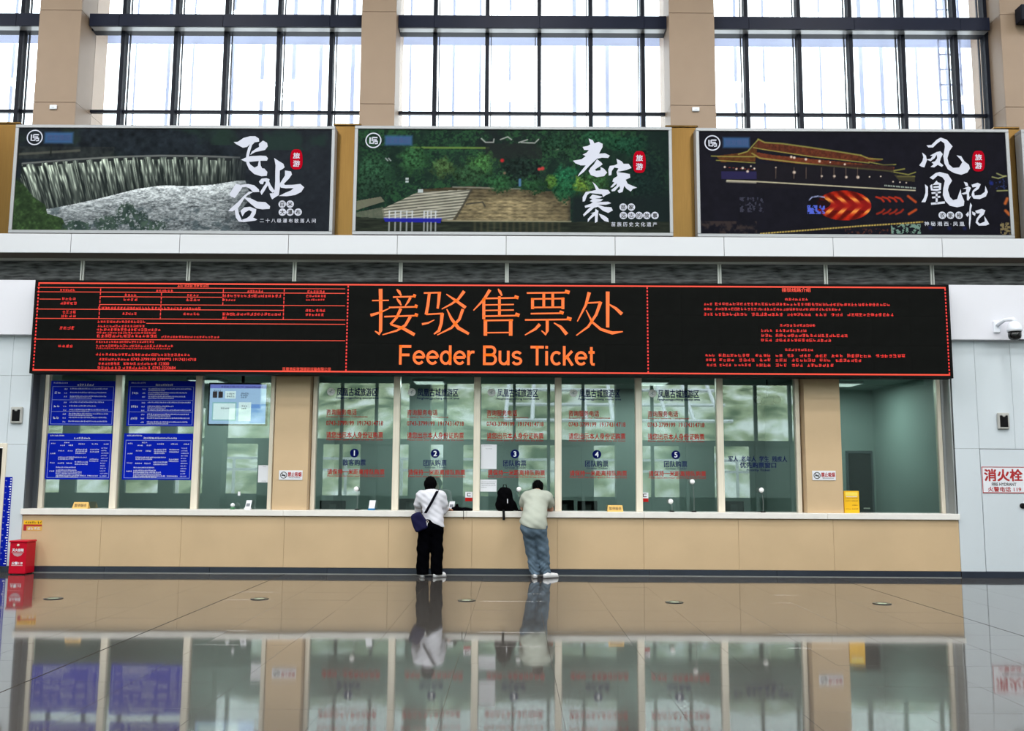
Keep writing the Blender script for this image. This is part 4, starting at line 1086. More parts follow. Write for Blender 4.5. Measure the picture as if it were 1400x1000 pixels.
def cpoly(P, polys, ox, oy, sc, name, m_, y=YI, strokes=()):
    mb = MB()
    for k, pl in enumerate(polys):
        mb.poly([(lambda q: (q[0], q[2]))(at(ox+a/sc, oy+b/sc, y)) for a, b in pl], y-.0004*k)
    for pts, w in strokes:
        mb.stroke([(lambda q: (q[0], q[2]))(at(ox+a/sc, oy+b/sc, y)) for a, b in pts], w*.0119/sc, y)
    return mb.build(name, m_, P)
K = 7.143
cpoly(pb1, [[(140,102),(180,100),(235,62),(300,45),(350,45),(385,68),(388,98),(345,105),(320,130),(300,190),(290,230),(282,280),(300,320),(350,358),(375,352),(440,362),(468,395),(462,432),(410,437),(340,415),(290,370),(265,315),(258,270),(265,215),(280,160),(298,122),(270,150),(230,158),(195,140),(160,120)],
 [(388,150),(385,120),(425,88),(465,110),(472,145),(445,180),(400,190),(350,200),(300,228),(318,195),(360,165)],
 [(212,275),(255,255),(300,240),(400,235),(455,238),(474,262),(465,285),(400,285),(310,295),(255,295)],
 [(385,285),(400,285),(403,330),(420,365),(390,380),(340,355),(375,335)]], 300, 180, K, 'calligraphy_character', M_cali)
cpoly(pb1, [[(535,258),(575,285),(625,315),(637,350),(610,370),(590,380),(588,450),(592,540),(580,620),(540,645),(515,662),(500,635),(490,605),(530,600),(540,560),(545,480),(545,400),(548,330)],
 [(385,490),(412,460),(460,455),(490,465),(480,510),(440,580),(412,620),(398,590),(425,545),(450,510),(455,490),(435,488),(425,515),(400,512)],
 [(455,480),(480,475),(500,520),(540,580),(520,600),(490,570)],
 [(640,380),(700,390),(708,420),(680,460),(630,510),(640,522),(720,520),(790,512),(828,545),(800,590),(740,620),(660,632),(580,630),(640,600),(700,575),(725,552),(650,555),(600,548),(585,525),(595,500),(640,430)]], 300, 180, K, 'calligraphy_character', M_cali)
cpoly(pb1, [[(100,605),(160,510),(200,520),(228,535),(215,560),(150,650),(105,630)], [(210,520),(280,512),(340,525),(385,565),(390,590),(330,592),(300,560),(262,540),(225,545)],
 [(330,590),(270,625),(240,660),(190,740),(130,780),(85,778),(120,740),(180,690),(235,630),(290,585)], [(240,640),(300,650),(370,685),(450,690),(495,730),(490,755),(420,760),(360,750),(310,710),(260,665)],
 [(150,770),(180,745),(190,800),(215,860),(240,885),(190,880),(160,840)], [(205,775),(240,742),(300,735),(360,760),(355,800),(330,840),(370,860),(350,870),(240,885),(220,862),(270,845),(300,820),(318,782),(290,768),(250,790),(225,830)]], 300, 180, K, 'calligraphy_character', M_cali)
cpoly(pb2, [[(248,68),(290,85),(305,115),(345,100),(385,120),(385,150),(350,215),(410,212),(455,235),(440,258),(380,255),(330,265),(260,330),(200,395),(140,440),(160,405),(220,330),(170,330),(120,310),(95,285),(180,270),(220,240),(190,225),(230,205),(250,180),(205,180),(190,150),(240,140),(265,125)],
 [(330,270),(370,300),(385,320),(350,345),(310,370),(320,385),(365,378),(365,345),(400,365),(430,400),(400,435),(330,445),(270,425),(248,385),(270,350),(300,320)]], 770, 180, K, 'calligraphy_character', M_cali)
cpoly(pb2, [[(520,265),(570,290),(590,315),(640,315),(668,355),(620,375),(570,385),(520,395),(540,360),(500,350),(475,385),(470,425),(445,430),(440,370),(455,335),(500,330),(530,315)],
 [(520,393),(560,400),(600,405),(650,415),(655,450),(610,470),(630,510),(690,535),(722,548),(680,560),(660,585),(620,560),(595,530),(580,590),(545,600),(530,580),(555,560),(550,530),(505,580),(475,585),(470,570),(520,530),(525,505),(480,545),(460,545),(500,495),(480,490),(490,460),(530,435)]], 770, 180, K, 'calligraphy_character', M_cali)
cpoly(pb2, [[(285,490),(320,520),(350,560),(440,570),(460,600),(410,625),(390,640),(380,612),(330,608),(260,600),(235,620),(212,680),(190,685),(190,640),(220,590),(280,580),(320,570),(305,530)],
 [(285,615),(310,620),(385,635),(360,650),(310,655),(390,662),(370,680),(320,690),(440,685),(468,700),(420,715),(340,715),(400,735),(470,740),(485,770),(440,795),(390,775),(340,735),(300,745),(250,790),(200,830),(195,810),(240,760),(270,735),(215,745),(210,725),(270,705),(290,690),(260,680),(285,660),(255,650)],
 [(315,755),(345,775),(340,800),(335,880),(310,892),(310,820),(270,850),(240,885),(240,855),(290,800),(265,800),(310,785)], [(345,800),(400,820),(440,850),(445,885),(405,875),(370,845)]], 770, 180, K, 'calligraphy_character', M_cali)
cpoly(pb3, [[(190,135),(240,130),(290,80),(330,58),(390,80),(445,145),(415,190),(395,260),(410,320),(450,355),(510,350),(540,300),(520,270),(485,232),(530,240),(560,290),(605,325),(615,360),(590,400),(530,422),(460,405),(400,370),(365,310),(355,240),(370,150),(365,115),(330,90),(290,120),(255,155),(210,155)],
 [(148,205),(185,235),(195,280),(170,350),(145,345),(120,330),(150,290),(160,250)],
 [(190,272),(230,265),(250,240),(225,235),(290,200),(325,192),(350,220),(330,260),(320,300),(355,330),(340,345),(300,325),(265,350),(230,345),(260,320),(240,300),(275,290),(295,260),(290,225),(270,260),(230,290)]], 1240, 180, K, 'calligraphy_character', M_cali)
cpoly(pb3, [[(222,450),(280,405),(320,395),(400,415),(440,480),(410,530),(400,570),(420,640),(450,670),(490,660),(510,600),(525,560),(530,610),(560,680),(555,725),(490,740),(420,725),(375,680),(350,620),(355,550),(370,480),(345,445),(300,430),(255,470)],
 [(175,515),(205,540),(205,620),(180,690),(140,690),(165,650),(180,600),(180,560)],
 [(290,478),(300,495),(335,505),(332,570),(290,580),(235,575),(225,530),(245,512),(250,562),(310,558),(312,548),(258,550),(258,536),(312,530),(312,518),(250,522),(270,500)]], 1240, 180, K, 'calligraphy_character', M_cali,
 strokes=(([(240,602),(330,592)],18), ([(245,645),(325,637)],18), ([(235,706),(370,692)],22), ([(290,590),(290,700)],20)))
cpoly(pb3, [[(555,490),(590,500),(600,530),(575,535)], [(530,605),(575,590),(580,560),(545,560),(600,535),(625,550),(605,600),(610,640),(630,625),(600,675),(585,670),(585,610),(550,615)],
 [(630,520),(690,500),(720,515),(700,560),(655,590),(660,625),(720,620),(760,590),(765,530),(790,590),(770,635),(710,660),(650,655),(630,620),(640,580),(680,540),(640,545)]], 1240, 180, K, 'calligraphy_character', M_cali)
cpoly(pb3, [[(618,695),(635,720),(625,760),(625,850),(612,955),(605,900),(608,800),(612,740)], [(575,810),(600,780),(605,815),(590,835)], [(635,780),(670,795),(665,825),(640,810)],
 [(665,775),(730,755),(765,770),(750,810),(705,850),(690,880),(710,900),(760,880),(755,825),(790,880),(803,905),(770,918),(700,920),(670,890),(680,850),(715,800),(680,800)]], 1240, 180, K, 'calligraphy_character', M_cali)
M_inkk = mat('black_print', (24, 24, 28), .6)
def seal(P, ox, oy, x0, y0, x1, y1):
    pts = []
    for i in range(24):
        t_ = 2*math.pi*i/24; c_, s_ = math.cos(t_), math.sin(t_)
        pts.append(((x0+x1)/2+(x1-x0)/2*math.copysign(abs(c_)**.6, c_)*(1-.06*s_), (y0+y1)/2-(y1-y0)/2*math.copysign(abs(s_)**.75, s_)))
    s0 = cpoly(P, [pts], ox, oy, K, 'red_seal', M_reddark)
    cx = (x0+x1)/2; h_ = (y1-y0)
    for ch, ya, yb in (('旅', .18, .46), ('游', .56, .86)):
        mb = MB(); pletters(mb, ch, ox+(cx-32)/K, oy+(y0+h_*ya)/K, ox+(cx+32)/K, oy+(y0+h_*yb)/K, YI-.002, .02); mb.build('seal_character', M_cali, P)
seal(pb1, 300, 180, 692, 172, 812, 370); seal(pb2, 770, 180, 682, 190, 806, 404); seal(pb3, 1240, 180, 636, 186, 760, 390)
def dots(P, ox, oy, items, r=38):
    for ch, x, y in items:
        q = at(ox+x/K, oy+y/K, YI); rr = r*.0119/K
        MB().disc(q[0], q[2], rr, YI, 20).build('white_dot', M_cali, P)
        mb = MB(); letters(mb, ch, q[0]-rr*.62, q[0]+rr*.62, q[2]-rr*.62, q[2]+rr*.62, YI-.002, .02); mb.build('dot_character', M_inkk, P)
dots(pb1, 300, 180, [('百', 613, 709), ('米', 690, 709), ('大', 615, 787), ('瀑', 690, 787), ('布', 768, 787)])
dots(pb2, 770, 180, [('苗', 586, 738), ('家', 665, 738), ('远', 588, 820), ('古', 666, 820), ('的', 741, 820), ('故', 817, 820), ('事', 896, 820)])
dots(pb3, 1240, 180, [('农', 345, 818), ('家', 425, 818), ('裕', 508, 818)])
for P, ox, oy, txt, x0, y0, x1, y1 in ((pb1, 300, 180, '二 十 八 级 瀑 布 散 落 人 间', 395, 850, 940, 890), (pb2, 770, 180, '苗 族 历 史 文 化 遗 产', 470, 885, 915, 927), (pb3, 1240, 180, '神 秘 湘 西 · 凤 凰', 170, 880, 560, 922)):
    mb = MB(); pletters(mb, txt, ox+x0/K, oy+y0/K, ox+x1/K, oy+y1/K, YI, .008); mb.build('tagline', M_cali, P)
# ring logo with monogram and the smudged blue name beside it
for P, cx, cy, sx0, sy0, sx1, sy1 in ((pb1, 47.5, 188, 63, 183, 98, 193), (pb2, 510.5, 192, 527, 187, 562, 197), (pb3, 974, 195.5, 990, 190, 1024, 200)):
    q = at(cx, cy, YI); r = .135; mb = MB(); mb.ring(q[0], q[2], r*.86, r, YI)
    mb.build('logo_ring', M_cali, P)
    mb = MB(); s_ = r
    for pts in ([(-.42, .38), (-.42, -.38), (.05, -.38)], [(-.15, .38), (-.15, -.1)], [(-.15, .36), (.5, .36)], [(-.15, .06), (.42, .06)], [(.05, -.12), (.5, -.12), (.5, -.4), (.2, -.42)], [(.05, .06), (.05, -.4)]):
        mb.stroke([(q[0]+a*s_, q[2]+b*s_) for a, b in pts], .17*s_, YI)
    mb.build('logo_monogram', M_cali, P)
    mb = MB(); pletters(mb, '旅发集团', sx0+1.5, sy0+1, sx1-1.5, sy1-1, YI, .01); mb.build('blue_name', mat('dim_blue_print', (34, 62, 112), .6), P)

# ------------------------------------------------------------------ blue notice boards
YB = YG-.03
boards = [('upper blue notice board with white table, left of the first mullion', 68, 521, 162, 582, 63.5), ('lower blue price board with white table, left of the first mullion', 62, 593, 157, 656, 0),
          ('upper blue notice board with English table, right of the first mullion', 174, 521, 267, 583, 0), ('lower blue price board with English table, right of the first mullion', 168, 593, 264, 656.5, 0)]
rb = random.Random(5)
for bi, (lb_, x0, y0, x1, y1, _) in enumerate(boards):
    xm, ym = (x0+x1)/2, (y0+y1)/2
    a, b, c, d = PX(x0, ym, YB), PX(x1, ym, YB), PZ(xm, y1, YB), PZ(xm, y0, YB)
    b = min(b, (mx[160] if bi < 2 else mx[270])-.06); a = max(a, -7.80 if bi < 2 else mx[160]+.06)
    N = thing('notice_board', lb_, 'notice board', ((a+b)/2, YB, c), 'blue notice boards on the glass')
    MB().box(a, b, YB, YB+.02, c, d, .003).build('panel', M_blue, N)
    y = YB-.002; W_ = b-a; H_ = d-c
    ru = MB(); wr_ = MB()
    X = lambda f: a+W_*f
    Zf = lambda f: d-H_*f
    def rule(f0, f1, g, th=.006): ru.quad(X(f0), X(f1), Zf(g)-th/2, Zf(g)+th/2, y)
    def row(f0, f1, g0, g1, dn=3, asp=1.0): marks(wr_, X(f0), X(f1), Zf(g1), Zf(g0), y, rb, aspect=asp, dense=dn)
    row(.04, .26, .03, .065)
    asp = 1.0 if bi in (0, 1) else .7
    if bi in (0, 2):
        row(.4, .66, .06, .115, asp=asp)
        for g in (.13, .43, .69, .97): rule(.03, .97, g)
        ru.quad(X(.03), X(.036), Zf(.97), Zf(.13), y); ru.quad(X(.964), X(.97), Zf(.97), Zf(.13), y)
        for g0, rows in ((.16, 3), (.46, 3), (.72, 3)):
            row(.06, .16, g0+.08, g0+.14, asp=asp)
            for k in range(rows):
                g = g0+k*.085; row(.21, .26, g+.01, g+.045, asp=asp)
                e = rb.uniform(.55, .95) if g0 == .46 else rb.uniform(.85, .95)
                row(.30, e, g, g+.035, asp=asp)
                if rb.random() > .4: row(.30, rb.uniform(.5, .7), g+.042, g+.07, asp=asp)
    else:
        row(.4 if bi == 1 else .28, .66 if bi == 1 else .76, .075, .125, asp=asp)
        rule(.03, .97, .15); rule(.03, .97, .96)
        ru.quad(X(.03), X(.036), Zf(.96), Zf(.15), y); ru.quad(X(.964), X(.97), Zf(.96), Zf(.15), y)
        for f0, f1, g in ((.06, .13, .2), (.26, .34, .18), (.2, .28, .24), (.33, .4, .24), (.48, .58, .21), (.68, .78, .21), (.86, .94, .21), (.06, .14, .42), (.06, .14, .62), (.06, .14, .8), (.18, .27, .36), (.32, .4, .36), (.66, .8, .33), (.66, .8, .38), (.66, .8, .54), (.66, .8, .58), (.18, .28, .63), (.31, .4, .63), (.44, .62, .33), (.44, .62, .37), (.44, .6, .41), (.18, .62, .5), (.18, .42, .54), (.44, .64, .6), (.44, .64, .65), (.16, .46, .72), (.16, .48, .78), (.16, .56, .82), (.16, .56, .86), (.16, .62, .9), (.16, .5, .93), (.64, .8, .9)):
            row(f0, f1, g, g+.034, asp=asp)
        for k in range(12): row(.83, rb.uniform(.9, .95), .3+k*.055, .328+k*.055, 2, asp=asp)
    ru.build('table_rule', M_printg, N); wr_.build('small_writing', M_printw, N)

# ------------------------------------------------------------------ wall monitor in the third window
YTV = YG+.25
x0, x1 = PX(286.5, 552, YTV), PX(363.5, 552, YTV); z0, z1 = PZ(326, 580, YTV), PZ(326, 526, YTV)
tv = thing('monitor', 'wall monitor with a pale blue screen of notices behind the third left window', 'monitor', ((x0+x1)/2, YTV, z0))
MB().box(x0-.03, x1+.03, YTV, YTV+.06, z0-.03, z1+.03, .012).build('casing', M_black, tv)
MB().tube([((x0+x1)/2, YTV+.06, (z0+z1)/2), ((x0+x1)/2, YTV+.25, (z0+z1)/2+.1), ((x0+x1)/2, YTV+.25, 3.37)], .03).build('ceiling_bracket', M_black, tv)
scn = MB().quad(x0, x1, z0, z1, YTV-.001).build('screen', led('screen_pale_blue', (176, 196, 236), 1.5), tv)
w, h = x1-x0, z1-z0
def srect(f0, f1, g0, g1, m_, nm, k=1):
    MB().quad(x0+w*f0, x0+w*f1, z1-h*g1, z1-h*g0, YTV-.001-.0006*k).build(nm, m_, scn)
srect(0, 1, 0, .1, led('screen_violet', (120, 120, 206), 1.5), 'banner')
srect(.72, 1, .5, .98, led('screen_blue', (120, 156, 226), 1.5), 'tint_block')
srect(.05, .13, .18, .34, led('screen_dark_red', (70, 30, 40), .6), 'thumbnail', 2); srect(.15, .23, .18, .34, led('screen_dark_red', (70, 30, 40)), 'thumbnail', 2)
srect(.05, .48, .45, .92, led('screen_green_edge', (150, 190, 200), 1.5), 'certificate', 2); srect(.07, .46, .48, .89, led('screen_white', (232, 238, 246), 1.6), 'certificate_face', 3)
srect(.52, .74, .45, .93, led('screen_white', (232, 238, 246)), 'document', 3); srect(.27, .46, .17, .36, led('screen_white', (232, 238, 246)), 'leaflet', 2)
mb = MB()
for f0, f1, g in ((.2, .6, .03), (.62, .95, .04), (.55, .7, .2), (.55, .68, .25), (.55, .66, .3), (.2, .36, .58), (.57, .68, .52), (.57, .66, .58), (.06, .2, .13), (.3, .44, .21), (.3, .44, .28)):
    marks(mb, x0+w*f0, x0+w*f1, z1-h*(g+.05), z1-h*g, YTV-.005, rb)
mb.build('screen_writing', mat('screen_dark_writing', (70, 74, 120), .6), scn)

# ------------------------------------------------------------------ signs on the wall and pillars
for (a, b), w_, cx in ((pil[0], 'left', 397.5), (pil[1], 'right', 1126.5)):
    Y = YC+.056; q = at(cx, 650 if w_ == 'left' else 650.5, Y)
    N = thing('no_smoking_sign', 'small white no-smoking sign on the %s beige pillar' % w_, 'sign', (q[0], Y, q[2]), 'no-smoking signs')
    W_, H_ = .385, .155
    MB().box(q[0]-W_/2, q[0]+W_/2, Y-.006, Y, q[2]-H_/2, q[2]+H_/2, .002).build('plate', M_paper, N)
    y = Y-.008; cxx = q[0]-.115
    mb = MB(); mb.ring(cxx, q[2], .045, .056, y, 24); mb.stroke([(cxx-.036, q[2]+.036), (cxx+.036, q[2]-.036)], .011, y); mb.build('prohibition_ring', M_inkk, N)
    mb = MB(); mb.quad(cxx-.034, cxx+.03, q[2]-.012, q[2]+.004, y-.001); mb.stroke([(cxx+.018, q[2]+.012), (cxx+.03, q[2]+.024)], .006, y-.001); mb.build('cigarette', M_inkk, N)
    mb = MB(); letters(mb, '禁止吸烟', q[0]-.045, q[0]+.175, q[2]-.022, q[2]+.05, y, .03); mb.build('lettering', M_inkredd, N)
    mb = MB(); marks(mb, q[0]-.03, q[0]+.16, q[2]-.05, q[2]-.035, y, rb, aspect=.7); mb.build('small_writing', M_inkk, N)

# fire hydrant cabinet
Y = YC-.004
H = thing('fire_hydrant_cabinet', 'white flush fire hydrant cabinet with red-lettered sign, right wall', 'hydrant cabinet', ((HX0+HX1)/2, YC, .1))
MB().box(HX0, HX1, YC+.031, YC+.35, .1, HZ).build('cabinet_box', M_joint, H)
dr = MB().box(HX0+.008, HX1-.008, YC, YC+.03, .104, HZ-.008, .003).build('door', M_white, H)
q = at(1398, 692, Y)
MB().lathe([(.045, 0), (.045, .02), (.03, .035)], (q[0], YC, q[2]), 20, 'y').build('lock_knob', M_black, dr)
sx0, sx1 = PX(1342.5, 656, Y), PX(1342.5, 656, Y)+.80; sz0, sz1 = PZ(1370, 674.5, Y), PZ(1370, 638.5, Y)
sg = MB().box(sx0, sx1, Y-.004, Y+.004, sz0, sz1, .002).build('sign_plate', M_paper, H)
mb = MB(); t = .012; y = Y-.006
mb.quad(sx0, sx1, sz0, sz0+t, y); mb.quad(sx0, sx1, sz1-t, sz1, y); mb.quad(sx0, sx0+t, sz0+t, sz1-t, y); mb.quad(sx1-t, sx1, sz0+t, sz1-t, y)
mb.build('sign_border', M_inkredd, sg)
for txt, a, b, c, d, m_, bo_ in (('消火栓', 1346, 642, 1397.5, 658, M_inkredd, .03), ('FIRE HYDRANT', 1356, 660.5, 1389.5, 664.5, M_inkk, .02), ('火警电话 119', 1351, 666, 1396, 672.6, M_inkredd, .02)):
    mb = MB(); pletters(mb, txt, a, b, c, d, y, bo_); mb.build('lettering', m_, sg)

# wall sensors
for px, py, w_ in ((24, 568, 'left white wall'), (1370.5, 576, 'right white wall')):
    q = at(px, py, YC); o = thing('wall_sensor', 'small grey box with black front on the '+w_, 'sensor', (q[0], YC, q[2]), 'wall sensors')
    MB().box(q[0]-.095, q[0]+.095, YC-.05, YC, q[2]-.135, q[2]+.135, .012).build('casing', mat('sensor_casing', (176, 176, 172), .4), o)
    MB().box(q[0]-.065, q[0]+.065, YC-.056, YC-.05, q[2]-.1, q[2]+.09, .004).build('black_front', M_black, o)
    MB().lathe([(.026, 0), (.026, .01), (.018, .014)], (q[0], YC-.05, q[2]+.09), 16, 'y').build('button', mat('sensor_casing', (176, 176, 172)), o)

# dome camera on the right bulkhead
q = at(1387, 452, YC-.4)
C_ = thing('dome_camera', 'white and black dome security camera on the right bulkhead', 'security camera', (q[0], YC-.4, q[2]))
cx, cy, cz = q
MB().box(cx-.2, cx-.09, YC-.15, YC-.12, cz+.0, cz+.2, .01).build('wall_plate', M_printw, C_)
MB().tube([(cx-.145, YC-.15, cz+.12), (cx-.09, YC-.28, cz+.19), (cx-.0, cy+.02, cz+.19), (cx, cy, cz+.14)], [.03, .03, .034, .045], 10).build('arm', M_printw, C_, smooth=True)
MB().lathe([(.03, .15), (.07, .13), (.1, .08), (.112, .02), (.112, -.02), (.1, -.022)], (cx, cy, cz), 24).build('hood', M_printw, C_, smooth=True)
MB().lathe([(.1, -.022), (.1, -.09), (.088, -.13), (.05, -.16), (.005, -.168)], (cx, cy, cz), 24).build('dome', mat('dome_black', (14, 14, 16), .1), C_, smooth=True)
MB().tube([(cx+.06, cy+.1, cz-.14), (cx+.4, cy+.16, cz-.13)], .012, 6).build('cable', M_black, C_)

# door at the far left
D = struct('door_1', 'dark doorway with steel frame at the far left edge', 'door', ((DX0+DX1)/2, YC, 0))
for a, b, c, d in ((DX1-.05, DX1+.02, 0, DZ+.02), (DX0, DX0+.07, 0, DZ+.02), (DX0+.07, DX1-.05, DZ-.05, DZ+.02)):
    MB().box(a, b, YC-.02, YC+.12, c, d, .006).build('frame', M_steel, D)
lf = MB().box(DX0+.075, DX1-.055, YC+.07, YC+.11, .01, DZ-.055, .004).build('leaf', M_black, D)
MB().tube([(DX1-.12, YC+.07, 1.0), (DX1-.12, YC+.03, 1.0), (DX1-.24, YC+.03, 1.0)], .012).build('handle', M_steel, lf)

# height tape
Y = YC-.003
xa = PX(17, 655, Y); ht = thing('height_tape', 'blue height-measuring strip with white ticks on the left wall', 'height chart', (xa-.07, Y, 0))
MB().box(xa-.14, xa+.0, Y-.003, Y+.003, .1, 1.53, .001).build('strip', M_bluestrip, ht)
mb = MB()
for k in range(34):
    z = .13+k*.0412; ln = .05 if k % 5 == 0 else .03
    mb.quad(xa-ln, xa-.008, z, z+.016, Y-.004)
tag(mb.build('tick_marks', M_printw, ht), kind='stuff')
mb = MB()
for k in range(1, 15): letters(mb, str(10*k), xa-.115, xa-.085, .1+k*.0972, .118+k*.0972, Y-.004)
mb.build('numerals', M_printg, ht)

# fire extinguisher box
bx0, bx1 = -7.965, -7.70; by0, by1 = 14.98, 15.27; bz = .53
E_ = thing('fire_extinguisher_box', 'red metal fire extinguisher box on the floor at the left end of the counter', 'fire box', ((bx0+bx1)/2, (by0+by1)/2, 0))
MB().box(bx0, bx1, by0, by1, .012, bz-.03, .008).build('body', M_redbox, E_)
MB().box(bx0-.012, bx1+.012, by0-.012, by1+.004, bz-.03, bz, .008).build('lid', M_redbox, E_)
for xx in (bx0+.03, bx1-.03):
    for yy in (by0+.03, by1-.03): MB().lathe([(.014, 0), (.014, .012)], (xx, yy, 0), 10).build('foot', M_black, E_)
MB().lathe([(.02, 0), (.018, .012), (.008, .016)], ((bx0+bx1)/2, by0, bz-.07), 14, 'y').build('latch', M_steel, E_)
y = by0-.003; cx = (bx0+bx1)/2
mb = MB(); letters(mb, '灭火器箱', cx-.09, cx+.09, .36, .405, y, .03); mb.build('lettering', M_printw, E_)
mb = MB(); mb.quad(cx-.1, cx+.1, .345, .352, y); mb.poly([(cx-.085, .335), (cx+.085, .335), (cx+.05, .295), (cx, .28), (cx-.05, .295)], y); mb.build('emblem', mat('grey_print', (190, 150, 156), .5), E_)
mb = MB(); letters(mb, '火警119', cx-.085, cx+.085, .155, .2, y, .03); mb.quad(cx-.09, cx+.09, .14, .145, y); mb.build('lettering', M_printw, E_)

# sticker above the box
Y = YC-.002; x0, x1, zt, zb_ = PX(32.5, 717, Y), PX(57.5, 717, Y), PZ(45, 710.5, Y)-.015, PZ(45, 724.5, Y)-.015
N = thing('warning_sticker', 'small yellow and red sticker on the counter above the red box', 'sticker', ((x0+x1)/2, Y, zb_))
MB().box(x0, x1, Y-.002, Y+.002, zb_, zt).build('backing', M_amber, N)
h_ = zt-zb_; y = Y-.004
MB().quad(x0, x1, zb_+h_*.6, zt, y).build('yellow_band', M_yellow, N)
MB().quad(x0, x1, zb_+h_*.42, zb_+h_*.6, y).build('red_band', M_inkredd, N)
mb = MB(); marks(mb, x0+.02, x1-.09, zb_+h_*.68, zt-h_*.08, y-.001, rb); marks(mb, x1-.07, x1-.01, zb_+h_*.66, zt-h_*.04, y-.001, rb, aspect=.6); mb.build('small_writing', M_inkk, N)
mb = MB(); mb.quad(x0, x0+.05, zb_, zb_+h_*.42, y); mb.build('red_square', M_inkredd, N)
mb = MB(); marks(mb, x0+.06, x1-.02, zb_+h_*.06, zb_+h_*.36, y-.001, rb); mb.build('pale_writing', M_printw, N)

# papers and stickers on the glass
def paper(lb_, x0, y0, x1, y1, lines, Y=YG-.004, group=None):
    xm, ym = (x0+x1)/2, (y0+y1)/2; a, b, c, d = PX(x0, ym, Y), PX(x1, ym, Y), PZ(xm, y1, Y), PZ(xm, y0, Y)
    N = thing('paper_notice', lb_, 'notice', ((a+b)/2, Y, c), group)
    MB().box(a, b, Y-.003, Y, c, d).build('sheet', M_paper, N)
    mb = MB()
    for f0, f1, g0, g1 in lines: marks(mb, a+(b-a)*f0, a+(b-a)*f1, d-(d-c)*g1, d-(d-c)*g0, Y-.005, rb, aspect=.9)
    mb.build('small_writing', mat('grey_ink', (120, 124, 132), .6), N)
    return N
paper('tall white paper notice on the glass of window three', 657.5, 608, 679, 641.5, [(.06, .7, .04, .07), (.3, .7, .16, .19)])
paper('short white paper notice with grey lines on window three', 656.5, 656, 679, 672.5, [(.06, .95, .15, .22), (.06, .9, .3, .37), (.06, .95, .45, .52), (.06, .4, .6, .67)])
paper('white payment notice on the glass beside the left pillar', 353, 636.5, 369.5, 660, [(.35, .65, .06, .1), (.3, .7, .9, .94)])
for lb_, px, py in (('white and red square sticker in the corner of window two', 641, 679), ('white and red square sticker in the corner of window five', 881.5, 680)):
    q = at(px, py, YG-.004)
    N = thing('payment_sticker', lb_, 'sticker', (q[0], YG, q[2]), 'payment stickers')
    MB().box(q[0]-.06, q[0]+.06, YG-.007, YG-.004, q[2]-.02, q[2]+.075).build('white_part', M_paper, N)
    MB().box(q[0]-.06, q[0]+.06, YG-.007, YG-.004, q[2]-.08, q[2]-.021).build('red_part', M_inkred, N)
    mb = MB(); mb.quad(q[0]-.03, q[0]+.03, q[2]+.0, q[2]+.012, YG-.009); mb.quad(q[0]-.03, q[0]-.018, q[2]+.0, q[2]+.05, YG-.009); mb.quad(q[0]-.03, q[0]+.03, q[2]+.045, q[2]+.055, YG-.009); mb.build('mark', M_inkk, N)

# ------------------------------------------------------------------ things on the sill and desk
def tent_sign(lb_, px, py, Y):
    q = at(px, py, Y); x = q[0]
    N = thing('closed_sign', lb_, 'sign', (x, Y, ZS1), 'service-suspended signs')
    mb = MB(); w_, h_, dp = .13, .105, .05
    mb.add([(x-w_, Y-dp, ZS1), (x+w_, Y-dp, ZS1), (x+w_*.92, Y, ZS1+h_), (x-w_*.92, Y, ZS1+h_), (x-w_, Y+dp, ZS1), (x+w_, Y+dp, ZS1)], [(0, 1, 2, 3), (5, 4, 3, 2), (0, 3, 4), (1, 5, 2), (0, 4, 5, 1)])
    mb.build('tent_plate', M_amber, N)
    v, fs, _ = glyphs('暂停服务', .03)
    mb = MB(); mb.add([(x-.1+.2*a, Y-dp-.003+(dp)*(.25+.5*b), ZS1+h_*(.25+.5*b)) for a, b in v], fs); mb.build('lettering', M_inkk, N)
tent_sign('amber service-suspended sign standing under the left blue boards', 111, 692, YG-.14)
tent_sign('amber service-suspended sign standing at window four', 841, 697, YG-.14)

q = at(1163, 688, YC+.15); x = q[0]
N = thing('leaflet_box', 'bright yellow box standing on the sill beside the right pillar', 'box', (x, YC+.15, ZS1))
MB().box(x-.125, x+.125, YC+.1, YC+.2, ZS1, ZS1+.36, .004).build('body', M_yellow, N)
y = YC+.098
MB().quad(x-.1, x+.1, ZS1+.28, ZS1+.34, y).build('heading_block', mat('pale_yellow_print', (250, 222, 90), .5), N)
mb = MB()
for f0, f1, g in ((-.1, -.02, .235), (.0, .1, .235), (-.1, -.02, .19), (.0, .1, .19), (.0, .1, .12), (-.1, -.02, .06), (.0, .1, .06)): marks(mb, x+f0, x+f1, ZS1+g, ZS1+g+.02, y, rb)
mb.build('small_writing', mat('brown_print', (150, 100, 20), .6), N)
mb = MB(); mb.quad(x-.09, x+.09, ZS1+.262, ZS1+.27, y); mb.build('white_line', M_printw, N)

